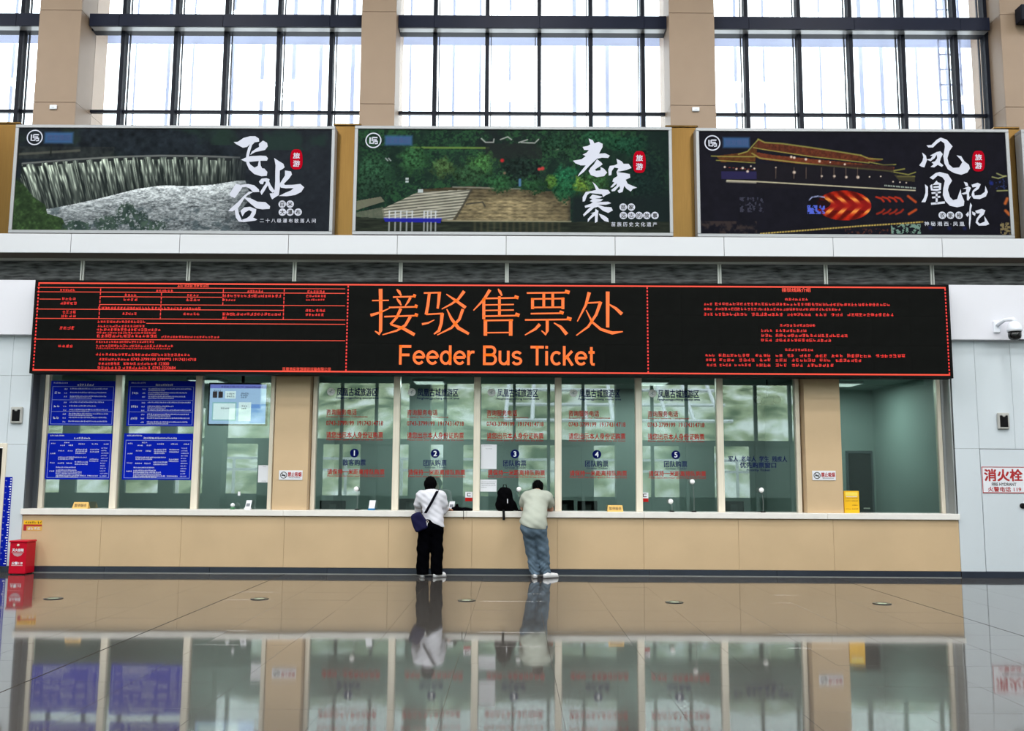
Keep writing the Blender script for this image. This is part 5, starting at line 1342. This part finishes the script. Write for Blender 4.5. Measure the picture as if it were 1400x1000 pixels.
def microphone(lb_, px, py, Y=YG-.09):
    q = at(px, py, Y); N = thing('gooseneck_microphone', lb_, 'microphone', (q[0]+.02, Y, ZS1), 'counter microphones')
    x, z = q[0], q[2]
    MB().lathe([(.04, 0), (.04, .012), (.03, .02)], (x+.02, Y, ZS1), 18).build('base', M_black, N)
    MB().tube([(x+.02, Y, ZS1+.015), (x+.025, Y, (ZS1+z)/2), (x+.012, Y+.01, z-.05), (x, Y+.005, z)], .004, 6).build('gooseneck', mat('grey_gooseneck', (110, 116, 114), .4), N)
    MB().lathe([(.005, -.03), (.034, -.022), (.042, 0), (.034, .022), (.005, .03)], (x, Y, z), 16, 'y').build('foam_head', mat('white_foam', (250, 250, 250), .8), N, smooth=True)
for lb_, px, py in (('white-headed gooseneck microphone at window one', 487, 669), ('white-headed gooseneck microphone at window three, right of the backpack', 709.5, 669.5), ('white-headed gooseneck microphone standing low at window five', 917, 686), ('white-headed gooseneck microphone standing higher at window five', 946.5, 659), ('white-headed gooseneck microphone at the priority window', 1041, 670.5)):
    microphone(lb_, px, py)

def desk_monitor(lb_, px, Y, w_=.46, h_=.3, z=.86):
    q = at(px, 690, Y); x = q[0]; N = thing('desk_monitor', lb_, 'monitor', (x, Y, .76), 'desk monitors')
    MB().box(x-w_/2, x+w_/2, Y-.02, Y+.02, z, z+h_, .01).build('panel', M_black, N)
    MB().box(x-.1, x+.1, Y-.08, Y+.08, .76, .775, .004).build('foot', M_black, N)
    MB().box(x-.025, x+.025, Y+.0, Y+.03, .775, z+.1).build('stand', M_black, N)
    MB().box(x-.06, x+.06, Y-.03, Y-.02, z+.08, z+.2, .005).build('back_cover', mat('dark_grey_plastic', (52, 54, 58), .4), N)
for lb_, px, dz in (('black desk monitor behind the left of window four', 771, .93), ('second black desk monitor behind window four', 803, .92), ('black desk monitor behind the priority window', 1003, .93), ('black desk monitor behind window one', 455, .9), ('black desk monitor behind window two', 560, .94)):
    desk_monitor(lb_, px, YG+.45, .34 if px > 700 else .44, .26, dz)

def card_stand(lb_, px, py, m_base, w_=.1, h_=.13, Y=YG-.12):
    x = PX(px, py, Y); N = thing('card_stand', lb_, 'card stand', (x, Y, ZS1), 'payment card stands')
    MB().box(x-w_*.6, x+w_*.6, Y-.03, Y+.03, ZS1, ZS1+.03, .004).build('base', m_base, N)
    mb = MB(); mb.add([(x-w_/2, Y-.012, ZS1+.025), (x+w_/2, Y-.012, ZS1+.025), (x+w_/2+.015, Y+.02, ZS1+h_), (x-w_/2+.015, Y+.02, ZS1+h_), (x-w_/2, Y-.004, ZS1+.025), (x+w_/2, Y-.004, ZS1+.025), (x+w_/2+.015, Y+.028, ZS1+h_), (x-w_/2+.015, Y+.028, ZS1+h_)], [(0, 1, 2, 3), (5, 4, 7, 6), (0, 3, 7, 4), (1, 5, 6, 2), (3, 2, 6, 7)])
    mb.build('card', M_paper, N)
    mb = MB(); mb.add([(x-.03, Y-.006, ZS1+.05), (x+.03, Y-.006, ZS1+.05), (x+.036, Y+.006, ZS1+.1), (x-.024, Y+.006, ZS1+.1)], [(0, 1, 2, 3)]); mb.build('printed_block', mat('grey_ink', (120, 124, 132), .6), N)
card_stand('small card stand with blue base at window one', 508, 692, mat('blue_plastic', (20, 110, 160), .4), .1, .16)
card_stand('white card stand on the sill beside the left pillar', 339, 690, M_paper, .09, .15)
card_stand('small white card stand beside the woman at the second numbered window', 617, 691, M_paper, .09, .15, YG-.05)
x = PX(318, 694, YG-.14); N = thing('figurine', 'tiny white and green ornament on the sill under the wall monitor', 'ornament', (x, YG-.14, ZS1))
MB().lathe([(.035, 0), (.04, .02), (.03, .04)], (x, YG-.14, ZS1), 12).build('pot', mat('green_glaze', (50, 110, 70), .4), N)
MB().lathe([(.015, .04), (.035, .06), (.035, .085), (.01, .105)], (x, YG-.14, ZS1), 12).build('body', M_paper, N, smooth=True)
x = PX(327, 673, YG-.004)
N = thing('switch_label', 'tiny white label on the glass under the wall monitor', 'label', (x, YG-.004, PZ(327, 675, YG)))
MB().box(x-.02, x+.02, YG-.006, YG-.003, PZ(327, 678, YG), PZ(327, 672.5, YG)).build('plate', M_paper, N)
# twin spot lamp inside
q = at(1049, 548, YG+1.4)
N = thing('emergency_lamp', 'black twin-headed emergency lamp hanging behind the priority window', 'lamp', (q[0], YG+1.4, q[2]))
MB().box(q[0]-.13, q[0]+.13, YG+1.36, YG+1.44, q[2]-.08, q[2]+.05, .015).build('body', mat('dark_grey_plastic', (52, 54, 58)), N)
MB().tube([(q[0], YG+1.4, q[2]+.05), (q[0], YG+1.4, 3.38)], .012, 6).build('rod', M_black, N)
for s_ in (-1, 1): MB().lathe([(.05, -.06), (.075, 0), (.08, .05), (.06, .055)], (q[0]+s_*.17, YG+1.4, q[2]+.01), 16, 'y').build('lamp_head', M_black, N, smooth=True)

# ------------------------------------------------------------------ people (distance-field bodies turned into one skin each)
def smin(a, b, k):
    h = np.clip(.5+.5*(b-a)/k, 0, 1); return b*(1-h)+a*h-k*h*(1-h)
def rcone(P, a, b, ra, rb, sq=(1, 1, 1)):
    s = np.asarray(sq, float); A = np.asarray(a, float)*s; B = np.asarray(b, float)*s; Q = P*s
    d = B-A; t = np.clip(((Q-A)@d)/(d@d+1e-12), 0, 1)
    return (np.linalg.norm(Q-A-t[..., None]*d, axis=-1)-(ra+(rb-ra)*t))/s.max()
def ell(P, c, r):
    q = (P-np.asarray(c, float))/np.asarray(r, float); n = np.linalg.norm(q, axis=-1)
    return (n-1)*min(r)
def chain(P, pts, rs, k=.02, sq=(1, 1, 1)):
    d = None
    for i in range(len(pts)-1):
        e = rcone(P, pts[i], pts[i+1], rs[i], rs[i+1], sq); d = e if d is None else smin(d, e, k)
    return d
def surface(fn, lo, hi, h):
    lo = np.asarray(lo, float); n = np.maximum(4, np.ceil((np.asarray(hi)-lo)/h).astype(int)+1)
    ax = [lo[i]+h*np.arange(n[i]) for i in range(3)]
    F = np.empty(n)
    bs = 8; nb = -(-n//bs)
    ce = np.stack(np.meshgrid(*[lo[i]+h*(np.arange(nb[i])*bs+bs/2-.5) for i in range(3)], indexing='ij'), -1)
    fc = fn(ce); big = np.repeat(np.repeat(np.repeat(fc, bs, 0), bs, 1), bs, 2).copy()
    ab = np.argwhere(np.abs(fc) < h*bs*1.25+.025)
    loc = np.stack(np.meshgrid(*[np.arange(bs)]*3, indexing='ij'), -1).reshape(-1, 3)
    for k0 in range(0, len(ab), 400):
        gi = (ab[k0:k0+400, None, :]*bs+loc[None]).reshape(-1, 3)
        big[gi[:, 0], gi[:, 1], gi[:, 2]] = fn(lo+h*gi)
    F = big[:n[0], :n[1], :n[2]]
    S_ = F < 0
    c = np.zeros(tuple(n-1), int)
    for dx in (0, 1):
        for dy in (0, 1):
            for dz in (0, 1): c += S_[dx:n[0]-1+dx, dy:n[1]-1+dy, dz:n[2]-1+dz]
    act = (c > 0) & (c < 8); I = np.argwhere(act)
    idx = -np.ones(act.shape, int); idx[act] = np.arange(len(I))
    acc = np.zeros((len(I), 3)); cnt = np.zeros(len(I))
    cs = [(0,0,0),(1,0,0),(0,1,0),(1,1,0),(0,0,1),(1,0,1),(0,1,1),(1,1,1)]
    for a in range(8):
        for b in range(a+1, 8):
            if sum(abs(cs[a][k]-cs[b][k]) for k in range(3)) != 1: continue
            pa = I+cs[a]; pb = I+cs[b]; fa = F[tuple(pa.T)]; fb = F[tuple(pb.T)]
            m_ = (fa < 0) != (fb < 0); t = np.where(m_, fa/(fa-fb+1e-15), 0)
            acc += np.where(m_[:, None], pa+(pb-pa)*t[:, None], 0); cnt += m_
    V = lo+h*acc/cnt[:, None]
    faces = []
    for ax_ in range(3):
        o1, o2 = [(1, 2), (2, 0), (0, 1)][ax_]
        sl0 = [slice(None)]*3; sl1 = [slice(None)]*3; sl0[ax_] = slice(0, -1); sl1[ax_] = slice(1, None)
        A = S_[tuple(sl0)]; B = S_[tuple(sl1)]
        E_ = np.argwhere(A != B)
        E_ = E_[(E_[:, o1] > 0) & (E_[:, o2] > 0) & (E_[:, o1] < n[o1]-1) & (E_[:, o2] < n[o2]-1)]
        u = np.zeros(3, int); u[o1] = 1; v = np.zeros(3, int); v[o2] = 1
        q = np.stack([idx[tuple((E_-u-v).T)], idx[tuple((E_-v).T)], idx[tuple(E_.T)], idx[tuple((E_-u).T)]], -1)
        ins = A[tuple(E_.T)]
        q = np.where(ins[:, None], q, q[:, ::-1]); faces.append(q)
    return V, np.concatenate(faces)
def sdf_obj(name, fn, lo, hi, h, material, parent):
    V, Fc = surface(fn, lo, hi, h)
    me = bpy.data.meshes.new(name); co = V-np.asarray(WL[parent])
    me.vertices.add(len(co)); me.vertices.foreach_set('co', co.ravel())
    me.loops.add(Fc.size); me.loops.foreach_set('vertex_index', Fc.ravel().astype(np.int32))
    me.polygons.add(len(Fc)); me.polygons.foreach_set('loop_start', np.arange(0, Fc.size, 4, dtype=np.int32))
    me.update(calc_edges=True); me.validate(); me.polygons.foreach_set('use_smooth', [True]*len(me.polygons))
    me.materials.append(material)
    return _link(bpy.data.objects.new(name, me), parent, WL[parent])
def wob(P, s, a, seed):
    return a*(np.sin(P[..., 0]*s+seed)*np.sin(P[..., 2]*s*.8+1.7*seed)+.6*np.sin(P[..., 2]*s*1.9+P[..., 0]*s*1.3+seed))
M_skin = mat('skin', (188, 138, 112), .55)
M_hair = mat('black_hair', (5, 5, 6), .7, ior=1.1, var=.3, scale=60, stretch=(1, 1, .1))
M_eye = mat('eye_dark', (20, 16, 14), .2)
M_shirt = mat('white_cotton', (214, 214, 222), .85, ior=1.1, var=.03, scale=12)
M_slack = mat('black_trousers', (5, 5, 8), .9, ior=1.05)
M_tee = mat('sage_cotton', (178, 183, 171), .9, ior=1.1, var=.03, scale=10)
M_jean = mat('blue_denim', (98, 116, 132), .9, ior=1.1, var=.35, scale=9, detail=8)
M_shoe = mat('white_trainer', (228, 228, 230), .6)
M_sole = mat('grey_sole', (150, 150, 152), .7)
M_bag = mat('navy_nylon', (26, 26, 58), .7, ior=1.15)
M_strap = mat('dark_webbing', (12, 10, 18), .85, ior=1.1)
A3 = lambda *v: np.array(v, float)
def norm(v): return v/np.linalg.norm(v)

def hand(P, wrist, tip_dir, side, up=(0, 0, 1), curl=.5):
    """palm with four fingers of unequal length and a thumb from the palm's side."""
    f = norm(np.asarray(tip_dir, float)); u = norm(np.asarray(up, float)-f*np.dot(up, f)); s = np.cross(f, u)*side
    w = np.asarray(wrist, float); k = w+f*.075
    d = None
    for t in (-.026, -.009, .009, .026):
        e = rcone(P, w+s*t*.6+f*.01, k+s*t, .016, .014); d = e if d is None else smin(d, e, .012)
    for t, L in ((-.028, .058), (-.0095, .07), (.0095, .074), (.028, .064)):
        b0 = k+s*t; b1 = b0+norm(f-u*curl*.4)*L*.45; b2 = b1+norm(f-u*curl)*L*.32; b3 = b2+norm(f-u*curl*1.7)*L*.25
        d = np.minimum(d, chain(P, [b0, b1, b2, b3], [.0095, .0088, .0082, .0075], .004))
    t0 = w+f*.028+s*.03; t1 = t0+norm(f*.6+s*.8-u*.2)*.035; t2 = t1+norm(f*.9+s*.3-u*.3)*.03
    return smin(d, chain(P, [t0, t1, t2], [.0125, .011, .0095], .005), .008)
def head_fn(P, c, fwd, r=(.073, .09, .112)):
    """skull, jaw, nose, brow, lips and ears; fwd is the facing direction (unit, mostly +Y)."""
    f = norm(np.asarray(fwd, float)); s = norm(np.cross(f, A3(0, 0, 1))); u = np.cross(s, f); c = np.asarray(c, float)
    Q = np.stack([(P-c)@s, (P-c)@f, (P-c)@u], -1)
    d = ell(Q, (0, -.012, .015), (r[0], r[1], .098))
    d = smin(d, ell(Q, (0, .028, -.045), (.052, .06, .068)), .03)
    d = smin(d, rcone(Q, (0, .092, .012), (0, .108, -.022), .008, .014), .012)
    d = smin(d, rcone(Q, (-.035, .078, .026), (.035, .078, .026), .012, .012), .012)
    d = smin(d, rcone(Q, (-.02, .082, -.058), (.02, .082, -.058), .009, .009), .01)
    for e in (-1, 1):
        d = smin(d, ell(Q, (e*r[0]*1.02, -.005, -.005), (.012, .022, .032)), .008)
        d = np.maximum(d, -(ell(Q, (e*.03, .094, .006), (.014, .012, .009))))
    return d
def shoe(parent, heel, toe, name='shoe'):
    h = np.asarray(heel, float); t = np.asarray(toe, float); d = norm(t-h)
    def up_(P):
        a = rcone(P, h+A3(0, 0, .045), h+d*.05+A3(0, 0, .05), .036, .04)
        b = rcone(P, h+d*.06+A3(0, 0, .045), t-d*.04+A3(0, 0, .035), .04, .036)
        e = smin(a, b, .02); e = smin(e, rcone(P, h+d*.03+A3(0, 0, .05), h+d*.03+A3(0, 0, .085), .036, .035), .02)
        return np.maximum(e, -(P[..., 2]-.016))
    def so_(P):
        e = smin(rcone(P, h+A3(0, 0, .02), h+d*.1+A3(0, 0, .02), .038, .036), rcone(P, h+d*.1+A3(0, 0, .02), t-d*.035+A3(0, 0, .02), .036, .042), .02)
        return np.maximum(np.maximum(e, P[..., 2]-.022), -(P[..., 2]-.001))
    lo = np.minimum(h, t)-.07; hi = np.maximum(h, t)+.07; lo[2] = -.02; hi[2] = .14
    o = sdf_obj(name, up_, lo, hi, .008, M_shoe, parent)
    sdf_obj('sole', so_, lo, hi, .008, M_sole, o)
    mb = MB()
    for k in range(3):
        q = h+d*(.1+.035*k)+A3(0, 0, .083-.006*k); s = norm(np.cross(d, A3(0, 0, 1)))*.024
        mb.tube([q-s, q+A3(0, 0, .006), q+s], .004, 5)
    mb.build('laces', M_paper, o)

# --- the woman in the white shirt
yb = 15.0
def J(px, py, y): return at(px, py, y)
wn_ = thing('person', 'woman in white shirt and black trousers with navy shoulder bag at window two', 'person', (PX(588, 788, yb), yb, 0), 'people at the counter')
hc = J(588.5, 661.5, 15.10); neck = J(589.5, 671, 15.06); chest = J(589.5, 684, 15.02); waist = J(591.5, 702, 14.98); pelv = J(589, 715, 14.96)
shl, shr = J(575.5, 677.5, 15.03), J(603.5, 677.5, 15.03)
ell_, elr = J(573, 697, 15.16), J(606.5, 697.5, 15.13)
wrl = A3(PX(580, 698, 15.36), 15.36, ZS1+.035); wrr = A3(PX(611.5, 699, 15.31), 15.31, ZS1+.045)
hpl, hpr = J(582, 719, 14.96), J(596, 719, 14.96)
knl, knr = J(579, 752, 14.96), J(597, 752, 14.98)
anl, anr = A3(PX(577.5, 785, 14.95), 14.95, .07), A3(PX(597, 785, 14.95), 14.95, .07)
def w_body(P):
    d = head_fn(P, hc, (.05, .96, -.26))
    d = smin(d, rcone(P, hc+A3(0, -.02, -.06), neck+A3(0, 0, -.04), .048, .052), .02)
    d = smin(d, chain(P, [neck+A3(0, 0, -.05), chest, waist, pelv], [.05, .09, .085, .1], .04, (.8, 1, 1)), .03)
    for s_, e_, w_, dr_, sd in ((shl, ell_, wrl, (.5, .8, -.12), -1), (shr, elr, wrr, (.35, .9, -.3), 1)):
        d = smin(d, chain(P, [chest+A3(0, 0, .05), s_, e_, w_], [.06, .042, .034, .024], .02), .02)
        d = smin(d, hand(P, w_+norm(A3(*dr_))*.015, dr_, sd), .01)
    for h_, k_, a_ in ((hpl, knl, anl), (hpr, knr, anr)):
        d = smin(d, chain(P, [h_, k_, a_], [.075, .05, .035], .03), .03)
    return d
lo = A3(-1.75, 14.80, .0); hi = A3(-.98, 15.56, 1.64)
sdf_obj('body', w_body, lo, hi, .0085, M_skin, wn_)
def w_shirt(P):
    d = chain(P, [chest+A3(0, 0, .06), chest, waist, pelv+A3(.03, 0, .0), pelv+A3(.03, 0, -.06)], [.105, .135, .125, .135, .145], .05, (.82, 1.1, 1))
    d = smin(d, rcone(P, shl+A3(.03, 0, .0), shr+A3(-.03, 0, .0), .075, .075), .05)
    d = smin(d, rcone(P, neck+A3(0, -.01, -.02), neck+A3(0, -.02, -.06), .06, .075), .03)
    for s_, e_, w_ in ((shl, ell_, wrl), (shr, elr, wrr)):
        t_ = e_+(w_-e_)*.82
        d = smin(d, chain(P, [s_, s_+(e_-s_)*.55+A3((-.015 if s_ is shl else .012), -.02, 0), e_, t_], [.078, .074, .062, .04], .03), .035)
    d = d+wob(P, 34, .005, 2.0)
    hem = pelv[2]-.045+.05*np.sin((P[..., 0]-pelv[0])*22)*.5
    d = np.maximum(d, hem-P[..., 2])
    return np.maximum(d, -(np.linalg.norm((P-(neck+A3(0, .015, .05)))*A3(1, 1, .6), axis=-1)-.058))
sdf_obj('shirt', w_shirt, lo, hi, .009, M_shirt, wn_)
def w_slack(P):
    d = chain(P, [pelv+A3(0, 0, .03), pelv+A3(0, 0, -.06)], [.13, .15], .04, (.82, 1.05, 1))
    d = smin(d, rcone(P, hpl+A3(.01, 0, -.02), hpr+A3(-.01, 0, -.02), .115, .115), .05)
    l = chain(P, [hpl, knl, anl+A3(0, 0, .0)], [.118, .1, .098], .04); r = chain(P, [hpr, knr, anr+A3(0, 0, .0)], [.118, .098, .092], .04)
    d = smin(d, smin(l, r, .012), .04)+wob(P, 24, .005, .6)
    return np.maximum(d, np.maximum(.045-P[..., 2], P[..., 2]-(pelv[2]+.06)))
sdf_obj('trousers', w_slack, lo, hi, .009, M_slack, wn_)
def w_hair(P):
    f = norm(A3(.05, .96, -.26)); c = hc+A3(0, -.012, .012)
    d = ell(P, c, (.094, .108, .11)); d = smin(d, rcone(P, c+A3(-.035, -.03, -.03), c+A3(-.03, -.035, -.085), .068, .052), .03); d = smin(d, rcone(P, c+A3(.035, -.03, -.03), c+A3(.028, -.035, -.08), .068, .05), .03)
    face = ell(P, hc+f*.11+A3(0, 0, -.045), (.072, .085, .10))
    return np.maximum(d, -face)+.003*np.sin(P[..., 0]*160+P[..., 2]*30)
sdf_obj('hair', w_hair, hc-.19, hc+.19, .008, M_hair, wn_)
for e in (-1, 1):
    q = hc+norm(A3(.05, .96, -.26))*.084+A3(e*.03, 0, .012)
    MB().lathe([(.002, -.01), (.008, -.006), (.01, 0), (.008, .006), (.002, .01)], q, 10).build('eye', M_eye, wn_, smooth=True)
shoe(wn_, A3(anl[0]+.005, anl[1]-.045, 0), A3(anl[0]-.035, anl[1]+.17, 0))
shoe(wn_, A3(anr[0]-.02, anr[1]-.05, 0), A3(anr[0]+.135, anr[1]+.10, 0))
# her shoulder bag
bc = J(572.5, 713, 14.84)
bg_ = thing('shoulder_bag', 'navy shoulder bag hanging at the back of the woman in white', 'bag', (bc[0], 14.84, bc[2]-.17))
def bag(P):
    a = math.radians(24); Q = P-bc; x = Q[..., 0]*math.cos(a)+Q[..., 2]*math.sin(a); z = -Q[..., 0]*math.sin(a)+Q[..., 2]*math.cos(a)
    w_ = .062-.3*z*.4+.012*np.cos(z*14)
    dx = np.abs(x)-w_; dz = np.abs(z+.005)-.112; dy = np.abs(Q[..., 1])-.02*(1.4-3*z)
    o_ = np.sqrt(np.maximum(dx, 0)**2+np.maximum(dy, 0)**2+np.maximum(dz, 0)**2)+np.minimum(np.maximum(np.maximum(dx, dz), dy), 0)
    return o_-.034+wob(P, 26, .004, 1)
sdf_obj('bag_body', bag, bc-.24, bc+.24, .009, M_bag, bg_)
s0 = J(581.5, 702, 14.80); s1 = J(590, 687, 14.825); s2 = J(597.5, 673.5, 14.95); s3 = J(599, 671, 15.03); s4 = J(598, 676, 15.15)
mb = MB()
for a_, b_ in ((-.014, 0), (0, 0), (.014, 0)): mb.tube([s0+A3(a_, 0, 0), s1+A3(a_, 0, 0), s2+A3(a_, 0, .01), s3+A3(a_, 0, .012), s4+A3(a_, 0, .0)], .009, 6)
mb.build('strap', M_strap, bg_)
mb = MB(); t0_ = J(577, 702, 14.8); mb.tube([t0_, t0_+A3(.0, -.0, .05)], .006, 6); mb.build('zip_pull', M_strap, bg_)
kc = J(582.5, 716.5, 14.79); kk = thing('key_bunch', 'bunch of keys and tags at the waist of the woman in white', 'keys', tuple(kc))
mb = MB(); mb.box(kc[0]-.03, kc[0]+.0, kc[1]-.004, kc[1]+.004, kc[2]-.03, kc[2]+.03, .002); mb.build('tag', M_steel, kk)
mb = MB(); mb.ring(kc[0]+.02, kc[2]+.03, .014, .02, kc[1], 14); mb.build('key_ring', M_steel, kk)
mb = MB(); mb.tube([kc+A3(.02, 0, .02), kc+A3(.01, 0, -.05)], .007, 6); mb.build('key', M_paper, kk)

# --- the man in the sage T-shirt
mn = thing('person', 'man in sage green T-shirt and blue jeans leaning on the counter at window three', 'person', (PX(742, 788, 15.0), 15.0, 0), 'people at the counter')
hf = norm(A3(.05, .82, -.57))
mhc = J(735.5, 667, 15.34); mne = J(734, 672.5, 15.24); mch = J(733, 685, 15.12); mwa = J(731, 702, 14.90); mpe = J(729.5, 716, 14.80)
msl, msr = J(719.5, 680, 15.17), J(748.5, 680, 15.17)
mel, mer = A3(PX(715.5, 697, 15.33), 15.33, ZS1+.055), A3(PX(752.5, 697, 15.33), 15.33, ZS1+.055)
mwl, mwr = A3(PX(723, 699, 15.50), 15.50, ZS1+.04), A3(PX(753.5, 699, 15.46), 15.50, ZS1+.035)
mhl, mhr = J(723, 720, 14.80), J(736.5, 720, 14.80)
mkl, mkr = J(727.5, 752, 14.93), J(741.5, 752, 14.90)
mal, mar = A3(PX(731.5, 783, 14.95), 14.95, .08), A3(PX(746, 783, 14.96), 14.96, .08)
def m_body(P):
    d = head_fn(P, mhc, hf, (.076, .094, .115))
    d = smin(d, rcone(P, mhc-hf*.035+A3(0, -.01, -.05), mne+A3(0, -.03, -.03), .055, .06), .02)
    d = smin(d, chain(P, [mne+A3(0, -.03, -.04), mch, mwa, mpe], [.06, .1, .1, .11], .04, (.8, 1, 1)), .03)
    for s_, e_, w_, dr_, sd in ((msl, mel, mwl, (.55, .8, -.1), -1), (msr, mer, mwr, (-.3, .9, -.1), 1)):
        d = smin(d, chain(P, [mch+A3(0, .02, .06), s_, e_], [.07, .05, .043], .02), .02)
        d = smin(d, chain(P, [e_, e_+(w_-e_)*.4, w_], [.043, .042, .029], .02), .02)
        d = smin(d, hand(P, w_+norm(A3(*dr_))*.015, dr_, sd), .01)
    for h_, k_, a_ in ((mhl, mkl, mal), (mhr, mkr, mar)):
        d = smin(d, chain(P, [h_, k_, a_], [.08, .055, .04], .03), .03)
    return d
lo = A3(.02, 14.58, 0); hi = A3(.86, 15.64, 1.58)
sdf_obj('body', m_body, lo, hi, .009, M_skin, mn)
def m_tee(P):
    d = chain(P, [mch+A3(0, .03, .05), mch, mwa, mpe+A3(0, 0, .02), mpe+A3(.0, -.01, -.03)], [.13, .155, .152, .165, .17], .05, (.82, 1, 1))
    d = smin(d, rcone(P, msl+A3(.035, 0, 0), msr+A3(-.035, 0, 0), .088, .088), .06)
    d = smin(d, rcone(P, mne+A3(0, -.03, -.02), mne+A3(0, -.05, -.07), .075, .09), .03)
    for s_, e_ in ((msl, mel), (msr, mer)):
        d = smin(d, chain(P, [s_, s_+(e_-s_)*.4, s_+(e_-s_)*.8], [.088, .084, .078], .03), .035)
    d = d+wob(P, 26, .005, 1.1)
    d = np.maximum(d, (mpe[2]-.03-.2*(P[..., 0]-mpe[0])+.25*(P[..., 1]-14.8))-P[..., 2])
    for s_, e_ in ((msl, mel), (msr, mer)):
        ax_ = norm(e_-s_); cut = (P-(s_+(e_-s_)*.74))@ax_
        near = np.linalg.norm(P-(s_+(e_-s_)*.85), axis=-1)-.13
        d = np.where(near < 0, np.maximum(d, cut), d)
    return np.maximum(d, -(np.linalg.norm((P-(mne+A3(.003, .02, .055))), axis=-1)-.07))
sdf_obj('t_shirt', m_tee, lo, hi, .0095, M_tee, mn)
def m_jean(P):
    d = chain(P, [mpe+A3(0, 0, .02), mpe+A3(0, 0, -.07)], [.15, .165], .04, (.84, 1.02, 1))
    d = smin(d, rcone(P, mhl+A3(.01, 0, -.03), mhr+A3(-.01, 0, -.03), .12, .12), .05)
    l = chain(P, [mhl, mkl, mal+A3(0, 0, .0)], [.122, .102, .082], .04); r = chain(P, [mhr, mkr, mar+A3(0, 0, .0)], [.122, .104, .08], .04)
    d = smin(d, smin(l, r, .012), .04)+wob(P, 30, .006, .3)+.004*np.sin(P[..., 2]*95+6*np.sin(P[..., 0]*20))*np.clip((.4-P[..., 2])*4, 0, 1)
    return np.maximum(d, np.maximum(.055-P[..., 2], P[..., 2]-(mpe[2]+.05)))
sdf_obj('jeans', m_jean, lo, hi, .0095, M_jean, mn)
def m_hair(P):
    c = mhc-hf*.012+A3(0, 0, .014); d = ell(P, c, (.09, .108, .106))
    d = smin(d, ell(P, mhc-hf*.06+A3(0, 0, -.02), (.07, .05, .06)), .03)
    u = A3(0, .57, .82); face = ell(P, mhc+hf*.105-u*.03, (.09, .085, .12)); ears = np.minimum(ell(P, mhc+A3(.085, .0, -.02), (.03, .035, .05)), ell(P, mhc+A3(-.085, 0, -.02), (.03, .035, .05)))
    return np.maximum(np.maximum(d, -face), -ears)+.003*np.sin(P[..., 0]*150+P[..., 2]*60)
sdf_obj('hair', m_hair, mhc-.19, mhc+.19, .008, M_hair, mn)
for e in (-1, 1):
    q = mhc+hf*.086+A3(e*.03, .003, .012)
    MB().lathe([(.002, -.01), (.008, -.006), (.01, 0), (.008, .006), (.002, .01)], q, 10).build('eye', M_eye, mn, smooth=True)
shoe(mn, A3(mal[0]+.0, mal[1]-.06, 0), A3(mal[0]-.02, mal[1]+.2, 0))
shoe(mn, A3(mar[0]-.01, mar[1]-.06, 0), A3(mar[0]+.20, mar[1]+.08, 0))

# --- backpack and black bag on the sill
q = at(690, 686, YC+.14)
B = thing('backpack', 'black backpack standing on the sill at window three', 'backpack', (q[0], YC+.14, ZS1))
c0 = A3(q[0]+.01, YC+.155, ZS1)
def pack(P):
    d = rcone(P, c0+A3(0, 0, .12), c0+A3(-.01, 0, .27), .148, .125, (1, 1.45, 1)); d = smin(d, rcone(P, c0+A3(-.06, 0, .09), c0+A3(.07, 0, .09), .1, .1, (1, 1.3, 1)), .04)
    d = smin(d, rcone(P, c0+A3(.13, .0, .1), c0+A3(.19, .02, .03), .05, .028), .03)
    d = smin(d, rcone(P, c0+A3(-.01, -.08, .12), c0+A3(-.01, -.08, .2), .07, .06, (1, 1.6, 1)), .012)
    return np.maximum(d+wob(P, 30, .004, 2), .001+ZS1-P[..., 2])
sdf_obj('pack_body', pack, c0+A3(-.26, -.2, -.02), c0+A3(.28, .2, .46), .009, mat('black_nylon', (5, 5, 7), .85, ior=1.1), B)
MB().tube([c0+A3(-.04, -.03, .38), c0+A3(-.03, -.03, .43), c0+A3(.01, -.03, .43), c0+A3(.02, -.03, .38)], .009, 6).build('grab_handle', M_black, B)
MB().box(c0[0]+.03, c0[0]+.045, c0[1]-.145, c0[1]-.118, ZS1+.13, ZS1+.2, .002).build('reflective_tab', M_paper, B)
sp = [c0+A3(-.03, -.08, .02), A3(c0[0]-.025, YC-.05, ZS1+.008), A3(c0[0]-.022, YC-.058, ZS1-.05), A3(c0[0]-.02, YC-.06, ZS1-.14)]
mb = MB(); [mb.tube([p+A3(a_, 0, 0) for p in sp], .008, 6) for a_ in (-.012, 0, .012)]; mb.build('strap', M_black, B)
q = at(632, 696, YC+.13)
B = thing('black_pouch', 'flat black pouch with a hanging cord on the sill beside the woman', 'pouch', (q[0], YC+.13, ZS1))
c1 = A3(q[0], YC+.13, ZS1)
def pouch(P):
    d = rcone(P, c1+A3(-.14, 0, .03), c1+A3(.15, 0, .02), .04, .025, (1, .8, 1)); d = smin(d, rcone(P, c1+A3(-.09, 0, .04), c1+A3(-.085, 0, .095), .03, .022), .02)
    return np.maximum(d+wob(P, 40, .003, 1), .001+ZS1-P[..., 2])
sdf_obj('pouch_body', pouch, c1+A3(-.24, -.1, -.02), c1+A3(.24, .1, .16), .008, mat('black_nylon', (12, 12, 15)), B)
MB().tube([c1+A3(.03, -.05, .015), A3(c1[0]+.03, YC-.052, ZS1+.006), A3(c1[0]+.032, YC-.055, ZS1-.04), A3(c1[0]+.03, YC-.052, ZS1-.13)], .005, 6).build('cord', M_black, B)
